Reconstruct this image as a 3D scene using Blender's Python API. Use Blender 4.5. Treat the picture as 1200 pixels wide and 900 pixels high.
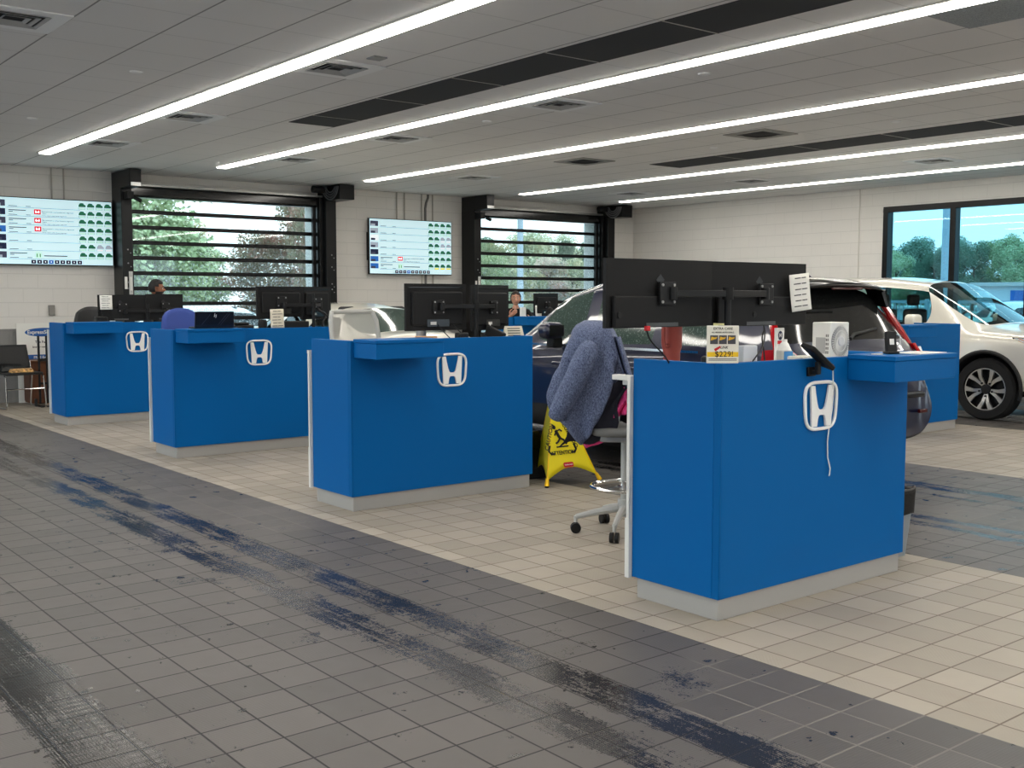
import bpy, bmesh, math, random
from mathutils import Vector, Matrix, Euler
random.seed(7)
for o in list(bpy.data.objects): bpy.data.objects.remove(o)
SC = bpy.context.scene
COL = SC.collection
PI = math.pi

# ------------------------------------------------------------------ camera, world, light, exposure
cam_data = bpy.data.cameras.new('camera'); cam = bpy.data.objects.new('camera', cam_data); COL.objects.link(cam)
YAW, PITCH, CAMZ = 0.674995, 0.0799898, 1.503
cam.location = (0, 0, CAMZ); cam.rotation_euler = (PI/2 - PITCH, 0, -YAW)
cam_data.sensor_width = 36; cam_data.lens = 1272.1*36/1200; cam_data.clip_end = 500; cam_data.clip_start = 0.05
SC.camera = cam
SC.view_settings.view_transform = 'Standard'; SC.view_settings.look = 'None'
SC.view_settings.gamma = 1; SC.view_settings.use_curve_mapping = False
SC.view_settings.exposure = 0.5
STRIP = 13.5            # strength of the linear ceiling lights
SKY = 2.1             # strength of the overcast sky
w = bpy.data.worlds.new('overcast_sky'); SC.world = w; w.use_nodes = True
nt = w.node_tree; bg = nt.nodes['Background']
tc = nt.nodes.new('ShaderNodeTexCoord'); sx = nt.nodes.new('ShaderNodeSeparateXYZ'); cr = nt.nodes.new('ShaderNodeValToRGB')
nz = nt.nodes.new('ShaderNodeTexNoise'); nz.inputs['Scale'].default_value = 3.0; nz.inputs['Detail'].default_value = 3
ad = nt.nodes.new('ShaderNodeMath'); ad.operation = 'MULTIPLY_ADD'; ad.inputs[1].default_value = 0.12
nt.links.new(tc.outputs['Generated'], nz.inputs['Vector'])
nt.links.new(tc.outputs['Generated'], sx.inputs[0]); nt.links.new(nz.outputs['Fac'], ad.inputs[0]); nt.links.new(sx.outputs['Z'], ad.inputs[2])
nt.links.new(ad.outputs[0], cr.inputs[0]); nt.links.new(cr.outputs[0], bg.inputs[0])
cr.color_ramp.elements[0].position = 0.02; cr.color_ramp.elements[0].color = (.80, .90, .96, 1)
cr.color_ramp.elements[1].position = 0.6; cr.color_ramp.elements[1].color = (.62, .80, .95, 1)
bg.inputs[1].default_value = SKY

# ------------------------------------------------------------------ helpers
def lin(c):
    return tuple(((v/255)/12.92 if v/255 <= .04045 else ((v/255+.055)/1.055)**2.4) for v in c)
MATS = {}
def mat(name, rgb, rough=.5, metal=0, emit=0, alpha=1, coat=0, noise=0, nscale=20, bump=0, bscale=60, spec=.5, trans=0, sheen=0):
    if name in MATS: return MATS[name]
    m = bpy.data.materials.new(name); m.use_nodes = True; n = m.node_tree; b = n.nodes['Principled BSDF']
    c = lin(rgb)
    b.inputs['Base Color'].default_value = (*c, 1); b.inputs['Roughness'].default_value = rough; b.inputs['Metallic'].default_value = metal
    b.inputs['Specular IOR Level'].default_value = spec; b.inputs['Coat Weight'].default_value = coat; b.inputs['Coat Roughness'].default_value = .05
    b.inputs['Transmission Weight'].default_value = trans; b.inputs['Alpha'].default_value = alpha
    if sheen: b.inputs['Sheen Weight'].default_value = sheen
    if emit:
        b.inputs['Emission Color'].default_value = (*c, 1); b.inputs['Emission Strength'].default_value = emit
    if noise or bump:
        t = n.nodes.new('ShaderNodeTexCoord')
    if noise:
        x = n.nodes.new('ShaderNodeTexNoise'); x.inputs['Scale'].default_value = nscale; x.inputs['Detail'].default_value = 4
        n.links.new(t.outputs['Object'], x.inputs['Vector'])
        r = n.nodes.new('ShaderNodeValToRGB')
        r.color_ramp.elements[0].position = .3; r.color_ramp.elements[1].position = .7
        r.color_ramp.elements[0].color = (*[max(0, v*(1-noise)) for v in c], 1); r.color_ramp.elements[1].color = (*[min(1, v*(1+noise)) for v in c], 1)
        n.links.new(x.outputs['Fac'], r.inputs[0]); n.links.new(r.outputs[0], b.inputs['Base Color'])
    if bump:
        x = n.nodes.new('ShaderNodeTexNoise'); x.inputs['Scale'].default_value = bscale; x.inputs['Detail'].default_value = 3
        n.links.new(t.outputs['Object'], x.inputs['Vector'])
        bp = n.nodes.new('ShaderNodeBump'); bp.inputs['Strength'].default_value = bump; bp.inputs['Distance'].default_value = .004
        n.links.new(x.outputs['Fac'], bp.inputs['Height']); n.links.new(bp.outputs[0], b.inputs['Normal'])
    MATS[name] = m; return m

class NT:
    """tiny node expression builder"""
    def __init__(s, name):
        s.m = bpy.data.materials.new(name); s.m.use_nodes = True; s.n = s.m.node_tree; s.b = s.n.nodes['Principled BSDF']; MATS[name] = s.m
    def node(s, t, **k):
        x = s.n.nodes.new(t)
        for a, v in k.items(): setattr(x, a, v)
        return x
    def put(s, sock, v):
        if hasattr(v, 'links'): s.n.links.new(v, sock)
        elif isinstance(v, tuple): sock.default_value = (*v, 1) if len(v) == 3 and len(sock.default_value) == 4 else v
        else: sock.default_value = v
    def m_(s, op, a, b=0.0, c=0.0):
        x = s.node('ShaderNodeMath', operation=op)
        for i, v in enumerate((a, b, c)): s.put(x.inputs[i], v)
        return x.outputs[0]
    def mix(s, f, a, b):
        x = s.node('ShaderNodeMix', data_type='RGBA'); s.put(x.inputs[0], f); s.put(x.inputs[6], a); s.put(x.inputs[7], b); return x.outputs[2]
    def noise(s, vec, scale, detail=3, rough=.5):
        x = s.node('ShaderNodeTexNoise'); s.put(x.inputs['Vector'], vec); x.inputs['Scale'].default_value = scale
        x.inputs['Detail'].default_value = detail; x.inputs['Roughness'].default_value = rough; return x.outputs['Fac']
    def vec(s, x, y, z=0.0):
        c = s.node('ShaderNodeCombineXYZ'); s.put(c.inputs[0], x); s.put(c.inputs[1], y); s.put(c.inputs[2], z); return c.outputs[0]
    def step(s, v, a, b):      # smooth 0..1 from a to b
        x = s.node('ShaderNodeMapRange', interpolation_type='SMOOTHSTEP'); s.put(x.inputs[0], v); s.put(x.inputs[1], a); s.put(x.inputs[2], b); return x.outputs[0]
    def pos(s):
        g = s.node('ShaderNodeNewGeometry'); q = s.node('ShaderNodeSeparateXYZ'); s.n.links.new(g.outputs['Position'], q.inputs[0])
        return g.outputs['Position'], q.outputs[0], q.outputs[1], q.outputs[2]
    def bump(s, h, strength=.3, dist=.003):
        x = s.node('ShaderNodeBump'); x.inputs['Strength'].default_value = strength; x.inputs['Distance'].default_value = dist
        s.put(x.inputs['Height'], h); s.n.links.new(x.outputs[0], s.b.inputs['Normal'])

class MB:
    """collects shapes into ONE mesh"""
    def __init__(s): s.v = []; s.f = []
    def add(s, vs, fs, M=None):
        k = len(s.v)
        s.v += [tuple(M @ Vector(p)) if M else tuple(p) for p in vs]; s.f += [tuple(i+k for i in f) for f in fs]; return s
    def box(s, x0, x1, y0, y1, z0, z1, M=None):
        vs = [(x, y, z) for z in (z0, z1) for y in (y0, y1) for x in (x0, x1)]
        return s.add(vs, [(0, 2, 3, 1), (4, 5, 7, 6), (0, 1, 5, 4), (1, 3, 7, 5), (3, 2, 6, 7), (2, 0, 4, 6)], M)
    def cbox(s, c, d, M=None):
        return s.box(c[0]-d[0]/2, c[0]+d[0]/2, c[1]-d[1]/2, c[1]+d[1]/2, c[2]-d[2]/2, c[2]+d[2]/2, M)
    def quad(s, a, b, c, d): return s.add([a, b, c, d], [(0, 1, 2, 3)])
    def prism(s, pts, z0, z1, M=None):      # polygon in xy extruded along z
        n = len(pts); vs = [(p[0], p[1], z0) for p in pts]+[(p[0], p[1], z1) for p in pts]
        return s.add(vs, [tuple(range(n))[::-1], tuple(range(n, 2*n))]+[(i, (i+1) % n, n+(i+1) % n, n+i) for i in range(n)], M)
    def ring(s, path, r, seg=8, closed=False, caps=True, M=None, radii=None):
        path = [Vector(p) for p in path]; n = len(path); vs = []; up = None
        for i, p in enumerate(path):
            if closed: d = (path[(i+1) % n]-path[i-1])
            else: d = path[min(i+1, n-1)]-path[max(i-1, 0)]
            d.normalize()
            if up is None:
                up = Vector((0, 0, 1)) if abs(d.z) < .9 else Vector((1, 0, 0))
            a = (up - d*up.dot(d)).normalized(); b = d.cross(a); up = a
            rr = radii[i] if radii else r
            for k in range(seg):
                t = 2*PI*k/seg; vs.append(p+a*(rr*math.cos(t))+b*(rr*math.sin(t)))
        fs = []
        for i in range(n if closed else n-1):
            j = (i+1) % n
            for k in range(seg): fs.append((i*seg+k, i*seg+(k+1) % seg, j*seg+(k+1) % seg, j*seg+k))
        if caps and not closed: fs += [tuple(range(seg))[::-1], tuple(range((n-1)*seg, n*seg))]
        return s.add(vs, fs, M)
    def cyl(s, p0, p1, r, seg=16, r2=None):
        return s.ring([p0, p1], r, seg, radii=[r, r if r2 is None else r2])
    def lathe(s, prof, seg=24, M=None, caps=True):     # (r,z)
        vs = [(r*math.cos(2*PI*k/seg), r*math.sin(2*PI*k/seg), z) for r, z in prof for k in range(seg)]
        fs = [(i*seg+k, i*seg+(k+1) % seg, (i+1)*seg+(k+1) % seg, (i+1)*seg+k) for i in range(len(prof)-1) for k in range(seg)]
        if caps and prof[0][0] > 1e-6: fs.append(tuple(range(seg))[::-1])
        if caps and prof[-1][0] > 1e-6: fs.append(tuple(range((len(prof)-1)*seg, len(prof)*seg)))
        return s.add(vs, fs, M)
    def grid(s, fn, nu, nv, wrapu=False):
        vs = [fn(i/(nu if wrapu else nu-1), j/(nv-1)) for j in range(nv) for i in range(nu)]
        fs = []
        for j in range(nv-1):
            for i in range(nu if wrapu else nu-1):
                a = j*nu+i; b = j*nu+(i+1) % nu; fs.append((a, b, b+nu, a+nu))
        return s.add(vs, fs)
    def build(s, name, m, parent=None, smooth=False, bevel=0, seg=2, solid=0, sub=0, angle=35):
        me = bpy.data.meshes.new(name); me.from_pydata(s.v, [], s.f)
        bm = bmesh.new(); bm.from_mesh(me); bmesh.ops.remove_doubles(bm, verts=bm.verts, dist=1e-5); bmesh.ops.recalc_face_normals(bm, faces=bm.faces)
        bm.to_mesh(me); bm.free()
        o = bpy.data.objects.new(name, me); COL.objects.link(o); me.materials.append(m)
        if parent: o.parent = parent
        if bevel:
            md = o.modifiers.new('b', 'BEVEL'); md.width = bevel; md.segments = seg; md.limit_method = 'ANGLE'; md.angle_limit = math.radians(40)
        if solid:
            md = o.modifiers.new('s', 'SOLIDIFY'); md.thickness = solid; md.offset = 0
        if sub:
            md = o.modifiers.new('u', 'SUBSURF'); md.levels = sub; md.render_levels = sub
        if smooth or sub or bevel:
            for p in me.polygons: p.use_smooth = True
            if not sub:
                try: me.set_sharp_from_angle(angle=math.radians(angle))
                except Exception: pass
        return o

def thing(name, label, cat, loc=(0, 0, 0), rz=0, group=None, kind=None):
    o = bpy.data.objects.new(name, None); COL.objects.link(o); o.location = loc; o.rotation_euler = (0, 0, rz); o.empty_display_size = .1
    return tag(o, label, cat, group, kind)
def tag(o, label=None, cat=None, group=None, kind=None):
    if label: o['label'] = label
    if cat: o['category'] = cat
    if group: o['group'] = group
    if kind: o['kind'] = kind
    return o
def dup(root, loc, rz, label=None, group=None):
    r = root.copy(); COL.objects.link(r); r.location = loc; r.rotation_euler = (0, 0, rz)
    if label: r['label'] = label
    if group: r['group'] = group
    def rec(a, b):
        for ch in list(a.children):
            c = ch.copy(); COL.objects.link(c); c.parent = b; rec(ch, c)
    rec(root, r)
    return r
def text_mb(txt, size, M, ext=.0006, bold=False, mb=None, align='CENTER', shear=0):
    cu = bpy.data.curves.new('t', 'FONT'); cu.body = txt; cu.size = size; cu.extrude = ext; cu.align_x = align; cu.align_y = 'CENTER'; cu.shear = shear
    cu.resolution_u = 3
    if bold: cu.offset = size*.018
    o = bpy.data.objects.new('t', cu); COL.objects.link(o)
    dg = bpy.context.evaluated_depsgraph_get(); me = bpy.data.meshes.new_from_object(o.evaluated_get(dg))
    mb = mb or MB(); mb.add([v.co for v in me.vertices], [tuple(p.vertices) for p in me.polygons], M)
    bpy.data.objects.remove(o); bpy.data.curves.remove(cu); bpy.data.meshes.remove(me)
    return mb
def facing(loc, rz=0, tilt=0):
    """matrix that stands an xy drawing upright, facing -Y when rz=0"""
    return Matrix.Translation(loc) @ Matrix.Rotation(rz, 4, 'Z') @ Matrix.Rotation(PI/2+tilt, 4, 'X')
def rotz(a, loc=(0, 0, 0)): return Matrix.Translation(loc) @ Matrix.Rotation(a, 4, 'Z')
def rrect(w, h, r, n=5, cx=0, cy=0):
    pts = []
    for qx, qy, a0 in ((1, 1, 0), (-1, 1, 90), (-1, -1, 180), (1, -1, 270)):
        for i in range(n+1):
            a = math.radians(a0+90*i/n); pts.append((cx+qx*(w/2-r)+r*math.cos(a), cy+qy*(h/2-r)+r*math.sin(a)))
    return pts

# ------------------------------------------------------------------ common materials
BLUE = mat('blue_laminate', (0, 94, 162), .5, spec=.12, bump=.04, bscale=400)
BLUE_EDGE = mat('blue_edge_band', (0, 90, 154), .55, spec=.1)
WHITE_LAM = mat('white_laminate', (226, 224, 218), .45)
PLINTH = mat('brushed_plinth', (168, 166, 162), .5, metal=.2)
BLK = mat('black_plastic', (20, 20, 21), .45, spec=.3)
BLK_SOFT = mat('black_soft_plastic', (23, 23, 24), .6, spec=.25, bump=.05, bscale=300)
BLK_GLOSS = mat('black_gloss', (9, 9, 10), .12)
BLK_STEEL = mat('black_powdercoat', (11, 11, 12), .35, spec=.3)
GREY = mat('grey_plastic', (150, 150, 150), .5)
LGREY = mat('light_grey_plastic', (196, 196, 192), .45)
WHITE = mat('white_plastic', (232, 231, 226), .45)
PAPER = mat('white_paper', (235, 233, 226), .8)
INK = mat('printed_ink', (60, 60, 62), .8)
CHROME = mat('chrome', (220, 220, 220), .12, metal=1)
ALU = mat('machined_alloy', (200, 200, 198), .3, metal=.9)
RUBBER = mat('tyre_rubber', (22, 22, 23), .75)
EMBLEM = mat('emblem_white', (246, 246, 244), .35)
SCREEN_OFF = mat('dark_screen', (6, 7, 9), .08)
YELLOW = mat('yellow_fabric', (243, 222, 20), .6, bump=.15, bscale=25)
YEL_PLA = mat('yellow_plastic', (250, 200, 10), .4)
SKIN_A = mat('skin_tan', (150, 98, 72), .55)
SKIN_B = mat('skin_fair', (214, 160, 134), .55)
HAIR = mat('dark_hair', (18, 14, 12), .6, bump=.5, bscale=200)
HAIR_B = mat('brown_hair', (45, 32, 24), .6, bump=.5, bscale=200)
RED = mat('red_plastic', (205, 25, 35), .4)
BAGPLASTIC = mat('black_bag_plastic', (12, 12, 13), .25, bump=.8, bscale=30)

# floor -------------------------------------------------------------
def floor_material():
    s = NT('ceramic_floor_tiles'); P, x, y, z = s.pos()
    T = .2105
    lt = s.m_('LESS_THAN', x, 3.54); g1 = s.m_('MULTIPLY', s.m_('GREATER_THAN', x, 5.73), s.m_('LESS_THAN', x, 8.90)); g2 = s.m_('GREATER_THAN', x, 12.13)
    dark = s.m_('MAXIMUM', s.m_('MAXIMUM', lt, g1), g2)
    inl1 = s.m_('MULTIPLY', s.m_('GREATER_THAN', x, 3.54), s.m_('LESS_THAN', x, 5.73))
    off = s.m_('ADD', 3.54, s.m_('MULTIPLY', inl1, .13)); off = s.m_('ADD', off, s.m_('MULTIPLY', g1, 5.73-3.54)); 
    xs = s.m_('DIVIDE', s.m_('SUBTRACT', x, off), T); ys = s.m_('DIVIDE', s.m_('SUBTRACT', y, 2.04), T)
    fx = s.m_('ABSOLUTE', s.m_('SUBTRACT', s.m_('FRACT', s.m_('ADD', xs, 40)), .5)); fy = s.m_('ABSOLUTE', s.m_('SUBTRACT', s.m_('FRACT', s.m_('ADD', ys, 40)), .5))
    edge = s.m_('MAXIMUM', fx, fy); grout = s.step(edge, .477, .487)
    cell = s.vec(s.m_('FLOOR', s.m_('ADD', xs, 40)), s.m_('FLOOR', s.m_('ADD', ys, 40)))
    wn = s.node('ShaderNodeTexWhiteNoise', noise_dimensions='2D'); s.put(wn.inputs['Vector'], cell); rnd = wn.outputs['Value']
    big = s.noise(P, .9, 4); fine = s.noise(P, 14, 4)
    tone = s.m_('ADD', s.m_('MULTIPLY', rnd, .30), s.m_('ADD', s.m_('MULTIPLY', big, .22), s.m_('MULTIPLY', fine, .16)))   # about .27 mean
    dcol = s.mix(tone, (.058, .052, .048), (.165, .148, .134)); lcol = s.mix(tone, (.27, .235, .185), (.56, .50, .415))
    # scuffed ribs on the pale tiles
    sgn = s.m_('SUBTRACT', s.m_('MULTIPLY', s.m_('GREATER_THAN', rnd, .5), 2), 1)
    rib = s.m_('SINE', s.m_('MULTIPLY', s.m_('ADD', x, s.m_('MULTIPLY', y, sgn)), 330))
    ribm = s.m_('MULTIPLY', s.step(s.noise(P, 2.2, 2), .45, .62), s.m_('SUBTRACT', 1, dark))
    lcol = s.mix(s.m_('MULTIPLY', s.m_('MULTIPLY', rib, ribm), .30), lcol, (.30, .25, .20))
    smudge = s.step(s.noise(s.vec(s.m_('MULTIPLY', x, 2.2), s.m_('MULTIPLY', y, 1.3)), 1.7, 4, .65), .60, .80)
    lcol = s.mix(s.m_('MULTIPLY', smudge, .45), lcol, (.33, .265, .205))
    col = s.mix(dark, lcol, dcol)
    gcol = s.mix(dark, (.17, .135, .105), (.012, .011, .011))
    gl = s.m_('MULTIPLY', s.m_('MULTIPLY', dark, s.step(s.noise(P, .7, 1), .50, .56)), s.m_('GREATER_THAN', x, 2.9)); gcol = s.mix(gl, gcol, (.19, .175, .155))
    col = s.mix(grout, col, gcol)
    # wet tyre tracks: bands that run along the lanes
    def band(c, wd, soft):
        d = s.m_('ABSOLUTE', s.m_('SUBTRACT', x, c)); return s.m_('SUBTRACT', 1, s.step(d, wd-soft, wd+soft))
    wob = s.noise(s.vec(s.m_('MULTIPLY', x, 6), s.m_('MULTIPLY', y, 2.5)), 1.0, 5, .7)
    speck = s.noise(s.vec(s.m_('MULTIPLY', x, 1.6), y), 42, 3, .8)
    tread = s.m_('SINE', s.m_('MULTIPLY', x, 130))
    tr = None
    for c, wd, a in ((2.80, .105, 1.0), (2.50, .105, .95), (1.11, .15, 1.15), (7.95, .12, .95), (7.62, .06, .8), (6.80, .075, 1.0), (6.58, .07, .95), (13.3, .35, 1.2), (14.6, .3, 1.1), (.45, .14, .8)):
        b = s.m_('MULTIPLY', band(c, wd, .05), a); tr = b if tr is None else s.m_('MAXIMUM', tr, b)
    ty = s.noise(s.vec(0.0, y), .55, 2)
    studs = s.m_('MULTIPLY', s.m_('SINE', s.m_('MULTIPLY', s.m_('ADD', x, y), 330)), s.m_('SINE', s.m_('MULTIPLY', s.m_('SUBTRACT', x, y), 330)))
    streak = s.noise(s.vec(s.m_('MULTIPLY', x, 34), s.m_('MULTIPLY', y, 1.6)), 1.0, 3, .6)
    blot = s.noise(s.vec(s.m_('MULTIPLY', x, 3.0), s.m_('MULTIPLY', y, 1.4)), 2.0, 4, .65)
    dens = s.m_('ADD', s.m_('MULTIPLY', tr, .57), s.m_('MULTIPLY', s.m_('SUBTRACT', blot, .5), 1.5))
    dens = s.m_('ADD', dens, s.m_('MULTIPLY', s.m_('SUBTRACT', streak, .5), .9))
    dens = s.m_('ADD', dens, s.m_('MULTIPLY', s.m_('SUBTRACT', speck, .5), 1.3))
    dens = s.m_('ADD', dens, s.m_('MULTIPLY', studs, .16))
    dens = s.m_('ADD', dens, s.m_('MULTIPLY', s.m_('SUBTRACT', ty, .5), .5))
    wet = s.m_('MULTIPLY', s.step(dens, .40, .46), s.step(tr, .02, .2))
    # drips and puddles on the dark lanes
    dr = s.noise(P, 9.0, 3, .55); drp = s.step(s.m_('ADD', dr, s.m_('MULTIPLY', s.m_('SUBTRACT', speck, .5), .22)), .675, .685)
    pud = s.step(s.m_('ADD', s.noise(P, 1.15, 4, .6), s.m_('ADD', s.m_('MULTIPLY', studs, .03), s.m_('MULTIPLY', s.m_('SUBTRACT', speck, .5), .30))), .655, .67)
    wet = s.m_('MULTIPLY', s.m_('MAXIMUM', wet, s.m_('MAXIMUM', drp, pud)), dark)
    col = s.mix(s.m_('MULTIPLY', wet, .90), col, (.020, .019, .019))
    s.put(s.b.inputs['Base Color'], col)
    rough = s.m_('ADD', s.m_('MULTIPLY', dark, -.08), s.m_('ADD', .50, s.m_('MULTIPLY', fine, .12)))
    rough = s.m_('ADD', s.m_('MULTIPLY', rough, s.m_('SUBTRACT', 1, wet)), s.m_('MULTIPLY', wet, .07))
    rough = s.m_('ADD', rough, s.m_('MULTIPLY', grout, .15))
    s.put(s.b.inputs['Roughness'], rough); s.put(s.b.inputs['Specular IOR Level'], s.m_('SUBTRACT', .5, s.m_('MULTIPLY', wet, .25)))
    stud = s.m_('MULTIPLY', s.m_('SINE', s.m_('MULTIPLY', s.m_('ADD', x, y), 260)), s.m_('SINE', s.m_('MULTIPLY', s.m_('SUBTRACT', x, y), 260)))
    h = s.m_('ADD', s.m_('MULTIPLY', grout, -1.0), s.m_('ADD', s.m_('MULTIPLY', s.m_('MULTIPLY', stud, s.step(s.noise(P, 1.1, 2), .42, .6)), .16), s.m_('MULTIPLY', s.m_('MULTIPLY', wet, s.m_('ADD', speck, s.m_('MULTIPLY', studs, .3))), .30)))
    s.bump(h, .5, .003); return s.m
def block_material(name, axis, low):
    s = NT(name); P, x, y, z = s.pos(); a = x if axis == 'x' else y
    row = s.m_('FLOOR', s.m_('DIVIDE', z, .2032)); sh = s.m_('MULTIPLY', s.m_('MODULO', row, 2), .5)
    u = s.m_('ABSOLUTE', s.m_('SUBTRACT', s.m_('FRACT', s.m_('ADD', s.m_('DIVIDE', a, .4064), s.m_('ADD', sh, 60))), .5)); v = s.m_('ABSOLUTE', s.m_('SUBTRACT', s.m_('FRACT', s.m_('DIVIDE', z, .2032)), .5))
    ju = s.m_('MULTIPLY', s.step(u, .485, .496), .55); jv = s.step(v, .468, .49); j = s.m_('MAXIMUM', ju, jv)
    n = s.noise(P, 60, 4); n2 = s.noise(P, 1.5, 3)
    t = s.m_('ADD', s.m_('MULTIPLY', n, .4), s.m_('MULTIPLY', n2, .6))
    up = s.mix(t, (.72, .69, .645), (.82, .79, .74)); dn = s.mix(t, (.22, .215, .205), (.29, .28, .27))
    c = s.mix(s.m_('LESS_THAN', z, 1.05), up, dn) if low else up
    c = s.mix(s.m_('MULTIPLY', j, .22), c, (.22, .2, .18))
    s.put(s.b.inputs['Base Color'], c); s.b.inputs['Roughness'].default_value = .62
    s.bump(s.m_('ADD', s.m_('MULTIPLY', j, -1), s.m_('MULTIPLY', n, .3)), .5, .004); return s.m
HC = 3.353
def ceiling_material():
    s = NT('acoustic_ceiling_tiles'); P, x, y, z = s.pos()
    u = s.m_('ABSOLUTE', s.m_('SUBTRACT', s.m_('FRACT', s.m_('ADD', s.m_('DIVIDE', s.m_('SUBTRACT', x, 2.335), .6125), 40)), .5))
    v = s.m_('ABSOLUTE', s.m_('SUBTRACT', s.m_('FRACT', s.m_('ADD', s.m_('DIVIDE', s.m_('SUBTRACT', y, 5.20), .6125), 40)), .5))
    a = s.step(u, .484, .494); b = s.m_('MULTIPLY', s.step(v, .487, .496), .35); j = s.m_('MAXIMUM', a, b)
    n = s.noise(P, 90, 4); n2 = s.noise(P, .7, 2)
    c = s.mix(s.m_('ADD', s.m_('MULTIPLY', n, .35), s.m_('MULTIPLY', n2, .65)), (.80, .79, .78), (.87, .86, .85))
    c = s.mix(s.m_('MULTIPLY', j, .75), c, (.12, .12, .12)); s.put(s.b.inputs['Base Color'], c); s.b.inputs['Roughness'].default_value = .9
    s.bump(s.m_('ADD', s.m_('MULTIPLY', j, -1), s.m_('MULTIPLY', n, .2)), .3, .004); return s.m
def pane_material(name, tint, drops, refl=1.0):
    s = NT(name); n = s.n; out = n.nodes['Material Output']
    tr = s.node('ShaderNodeBsdfTransparent'); tr.inputs[0].default_value = (*tint, 1)
    gl = s.node('ShaderNodeBsdfGlossy'); gl.inputs['Roughness'].default_value = .02; gl.inputs[0].default_value = (.9, .95, .95, 1)
    fr = s.node('ShaderNodeFresnel'); fr.inputs[0].default_value = 1.45
    m1 = s.node('ShaderNodeMixShader'); s.put(m1.inputs[0], s.m_('MULTIPLY', fr.outputs[0], refl)); n.links.new(tr.outputs[0], m1.inputs[1]); n.links.new(gl.outputs[0], m1.inputs[2])
    last = m1.outputs[0]
    if drops:
        P, x, y, z = s.pos(); d = s.step(s.noise(P, 34, 2, .7), .50, .72); lowz = s.m_('SUBTRACT', 1, s.step(z, 1.4, 2.6))
        df = s.node('ShaderNodeBsdfTranslucent'); df.inputs[0].default_value = (.8, .9, .92, 1)
        m2 = s.node('ShaderNodeMixShader'); s.put(m2.inputs[0], s.m_('MULTIPLY', d, s.m_('ADD', .06*drops, s.m_('MULTIPLY', lowz, .42*drops)))); n.links.new(last, m2.inputs[1]); n.links.new(df.outputs[0], m2.inputs[2]); last = m2.outputs[0]
    n.links.new(last, out.inputs[0]); return s.m
DOOR_GLASS = pane_material('wet_door_pane', (.88, .95, .95), 1.0)
WIN_GLASS = pane_material('tinted_window_pane', (.50, .73, .80), 0.0)
CAR_GLASS = pane_material('clear_car_glass', (.62, .80, .78), 0.0, 1.2)
def tinted_glass():
    s = NT('privacy_car_glass'); P, x, y, z = s.pos(); d = s.step(s.noise(P, 90, 2, .7), .66, .72)
    s.put(s.b.inputs['Base Color'], s.mix(d, (.012, .013, .013), (.10, .10, .095))); s.b.inputs['Roughness'].default_value = .07; s.b.inputs['IOR'].default_value = 1.5
    s.bump(s.m_('MULTIPLY', d, 1), .1, .002); return s.m
TINT = tinted_glass()
def green_glass():
    s = NT('rainy_side_glass'); P, x, y, z = s.pos(); d = s.step(s.noise(P, 60, 3, .7), .55, .68)
    s.put(s.b.inputs['Base Color'], s.mix(d, (.035, .06, .05), (.14, .2, .18))); s.b.inputs['Roughness'].default_value = .06; return s.m
RAINY = green_glass()
def paint(name, rgb, drops=0):
    s = NT(name); P, x, y, z = s.pos(); c = lin(rgb)
    s.put(s.b.inputs['Base Color'], (*c, 1)); s.b.inputs['Roughness'].default_value = .28; s.b.inputs['Coat Weight'].default_value = 1; s.b.inputs['Coat Roughness'].default_value = .04
    s.b.inputs['Metallic'].default_value = .15
    if drops: s.bump(s.m_('MULTIPLY', s.step(s.noise(P, 80, 2, .6), .55, .7), 1), .12, .002)
    return s.m
NAVY = paint('dark_blue_car_paint', (8, 17, 50), 1)
PEARL = paint('pearl_white_car_paint', (232, 228, 216), 0)
PEARL_WET = paint('rainy_white_car_paint', (234, 230, 216), 1)
LAMP_RED = mat('red_lamp_lens', (170, 8, 18), .12, coat=1)
LAMP_CLEAR = mat('clear_lamp_lens', (205, 212, 218), .08, coat=1)
AMBER = mat('amber_lamp_lens', (225, 120, 20), .15, coat=1)

# ------------------------------------------------------------------ room shell
XW, YW = 16.5, 16.5
def struct(name, mb, m, **k): return tag(mb.build(name, m, **k), kind='structure')
struct('floor', MB().box(-3.2, 16.8, -6.2, 16.9, -.12, 0), floor_material())
struct('ceiling', MB().box(-3.2, 16.8, -6.2, 16.8, HC, HC+.12), ceiling_material())
DX = 6.44
b = MB()
edges = [-3.2, 5.74, 8.92, 5.74+DX, 8.92+DX, 16.8]
for i in (0, 2, 4): b.box(edges[i], edges[i+1], YW, YW+.3, 0, HC)
for i in (1, 3): b.box(edges[i], edges[i+1], YW, YW+.3, 3.02, HC)
struct('wall_back', b, block_material('painted_block_back', 'x', True))
WY0, WY1 = 4.35, 10.55
b = MB().box(XW, XW+.3, -6.2, WY0, 0, HC).box(XW, XW+.3, WY1, YW, 0, HC).box(XW, XW+.3, WY0, WY1, 0, .75).box(XW, XW+.3, WY0, WY1, 3.02, HC)
struct('wall_right', b, block_material('painted_block_right', 'y', True))
PLASTER = mat('plain_painted_wall', (222, 218, 210), .7, bump=.1)
b = MB(); le = [-6.2, -4.5, .5, 1.3, 6.3, 7.1, 12.1, 12.9, 15.9, 16.5]
for i in (0, 1, 2, 4, 6, 8): b.box(-3.2, -3, le[i], le[i+1], 0, HC)
for i in (3, 5, 7): b.box(-3.2, -3, le[i], le[i+1], 0, .25).box(-3.2, -3, le[i], le[i+1], 3.0, HC)  # unseen openings added so daylight reaches the left faces of the counters
struct('wall_left', b, PLASTER)
b = MB(); fe = [-3, .2, 3.3, 5.8, 8.9, 12.2, 15.4, 16.5]
for i in (0, 2, 4, 6): b.box(fe[i], fe[i+1], -6.2, -6, 0, HC)
for i in (1, 3, 5): b.box(fe[i], fe[i+1], -6.2, -6, 3.0, HC)  # unseen doorways left open to add daylight from behind the camera
struct('wall_front', b, PLASTER)
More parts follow.
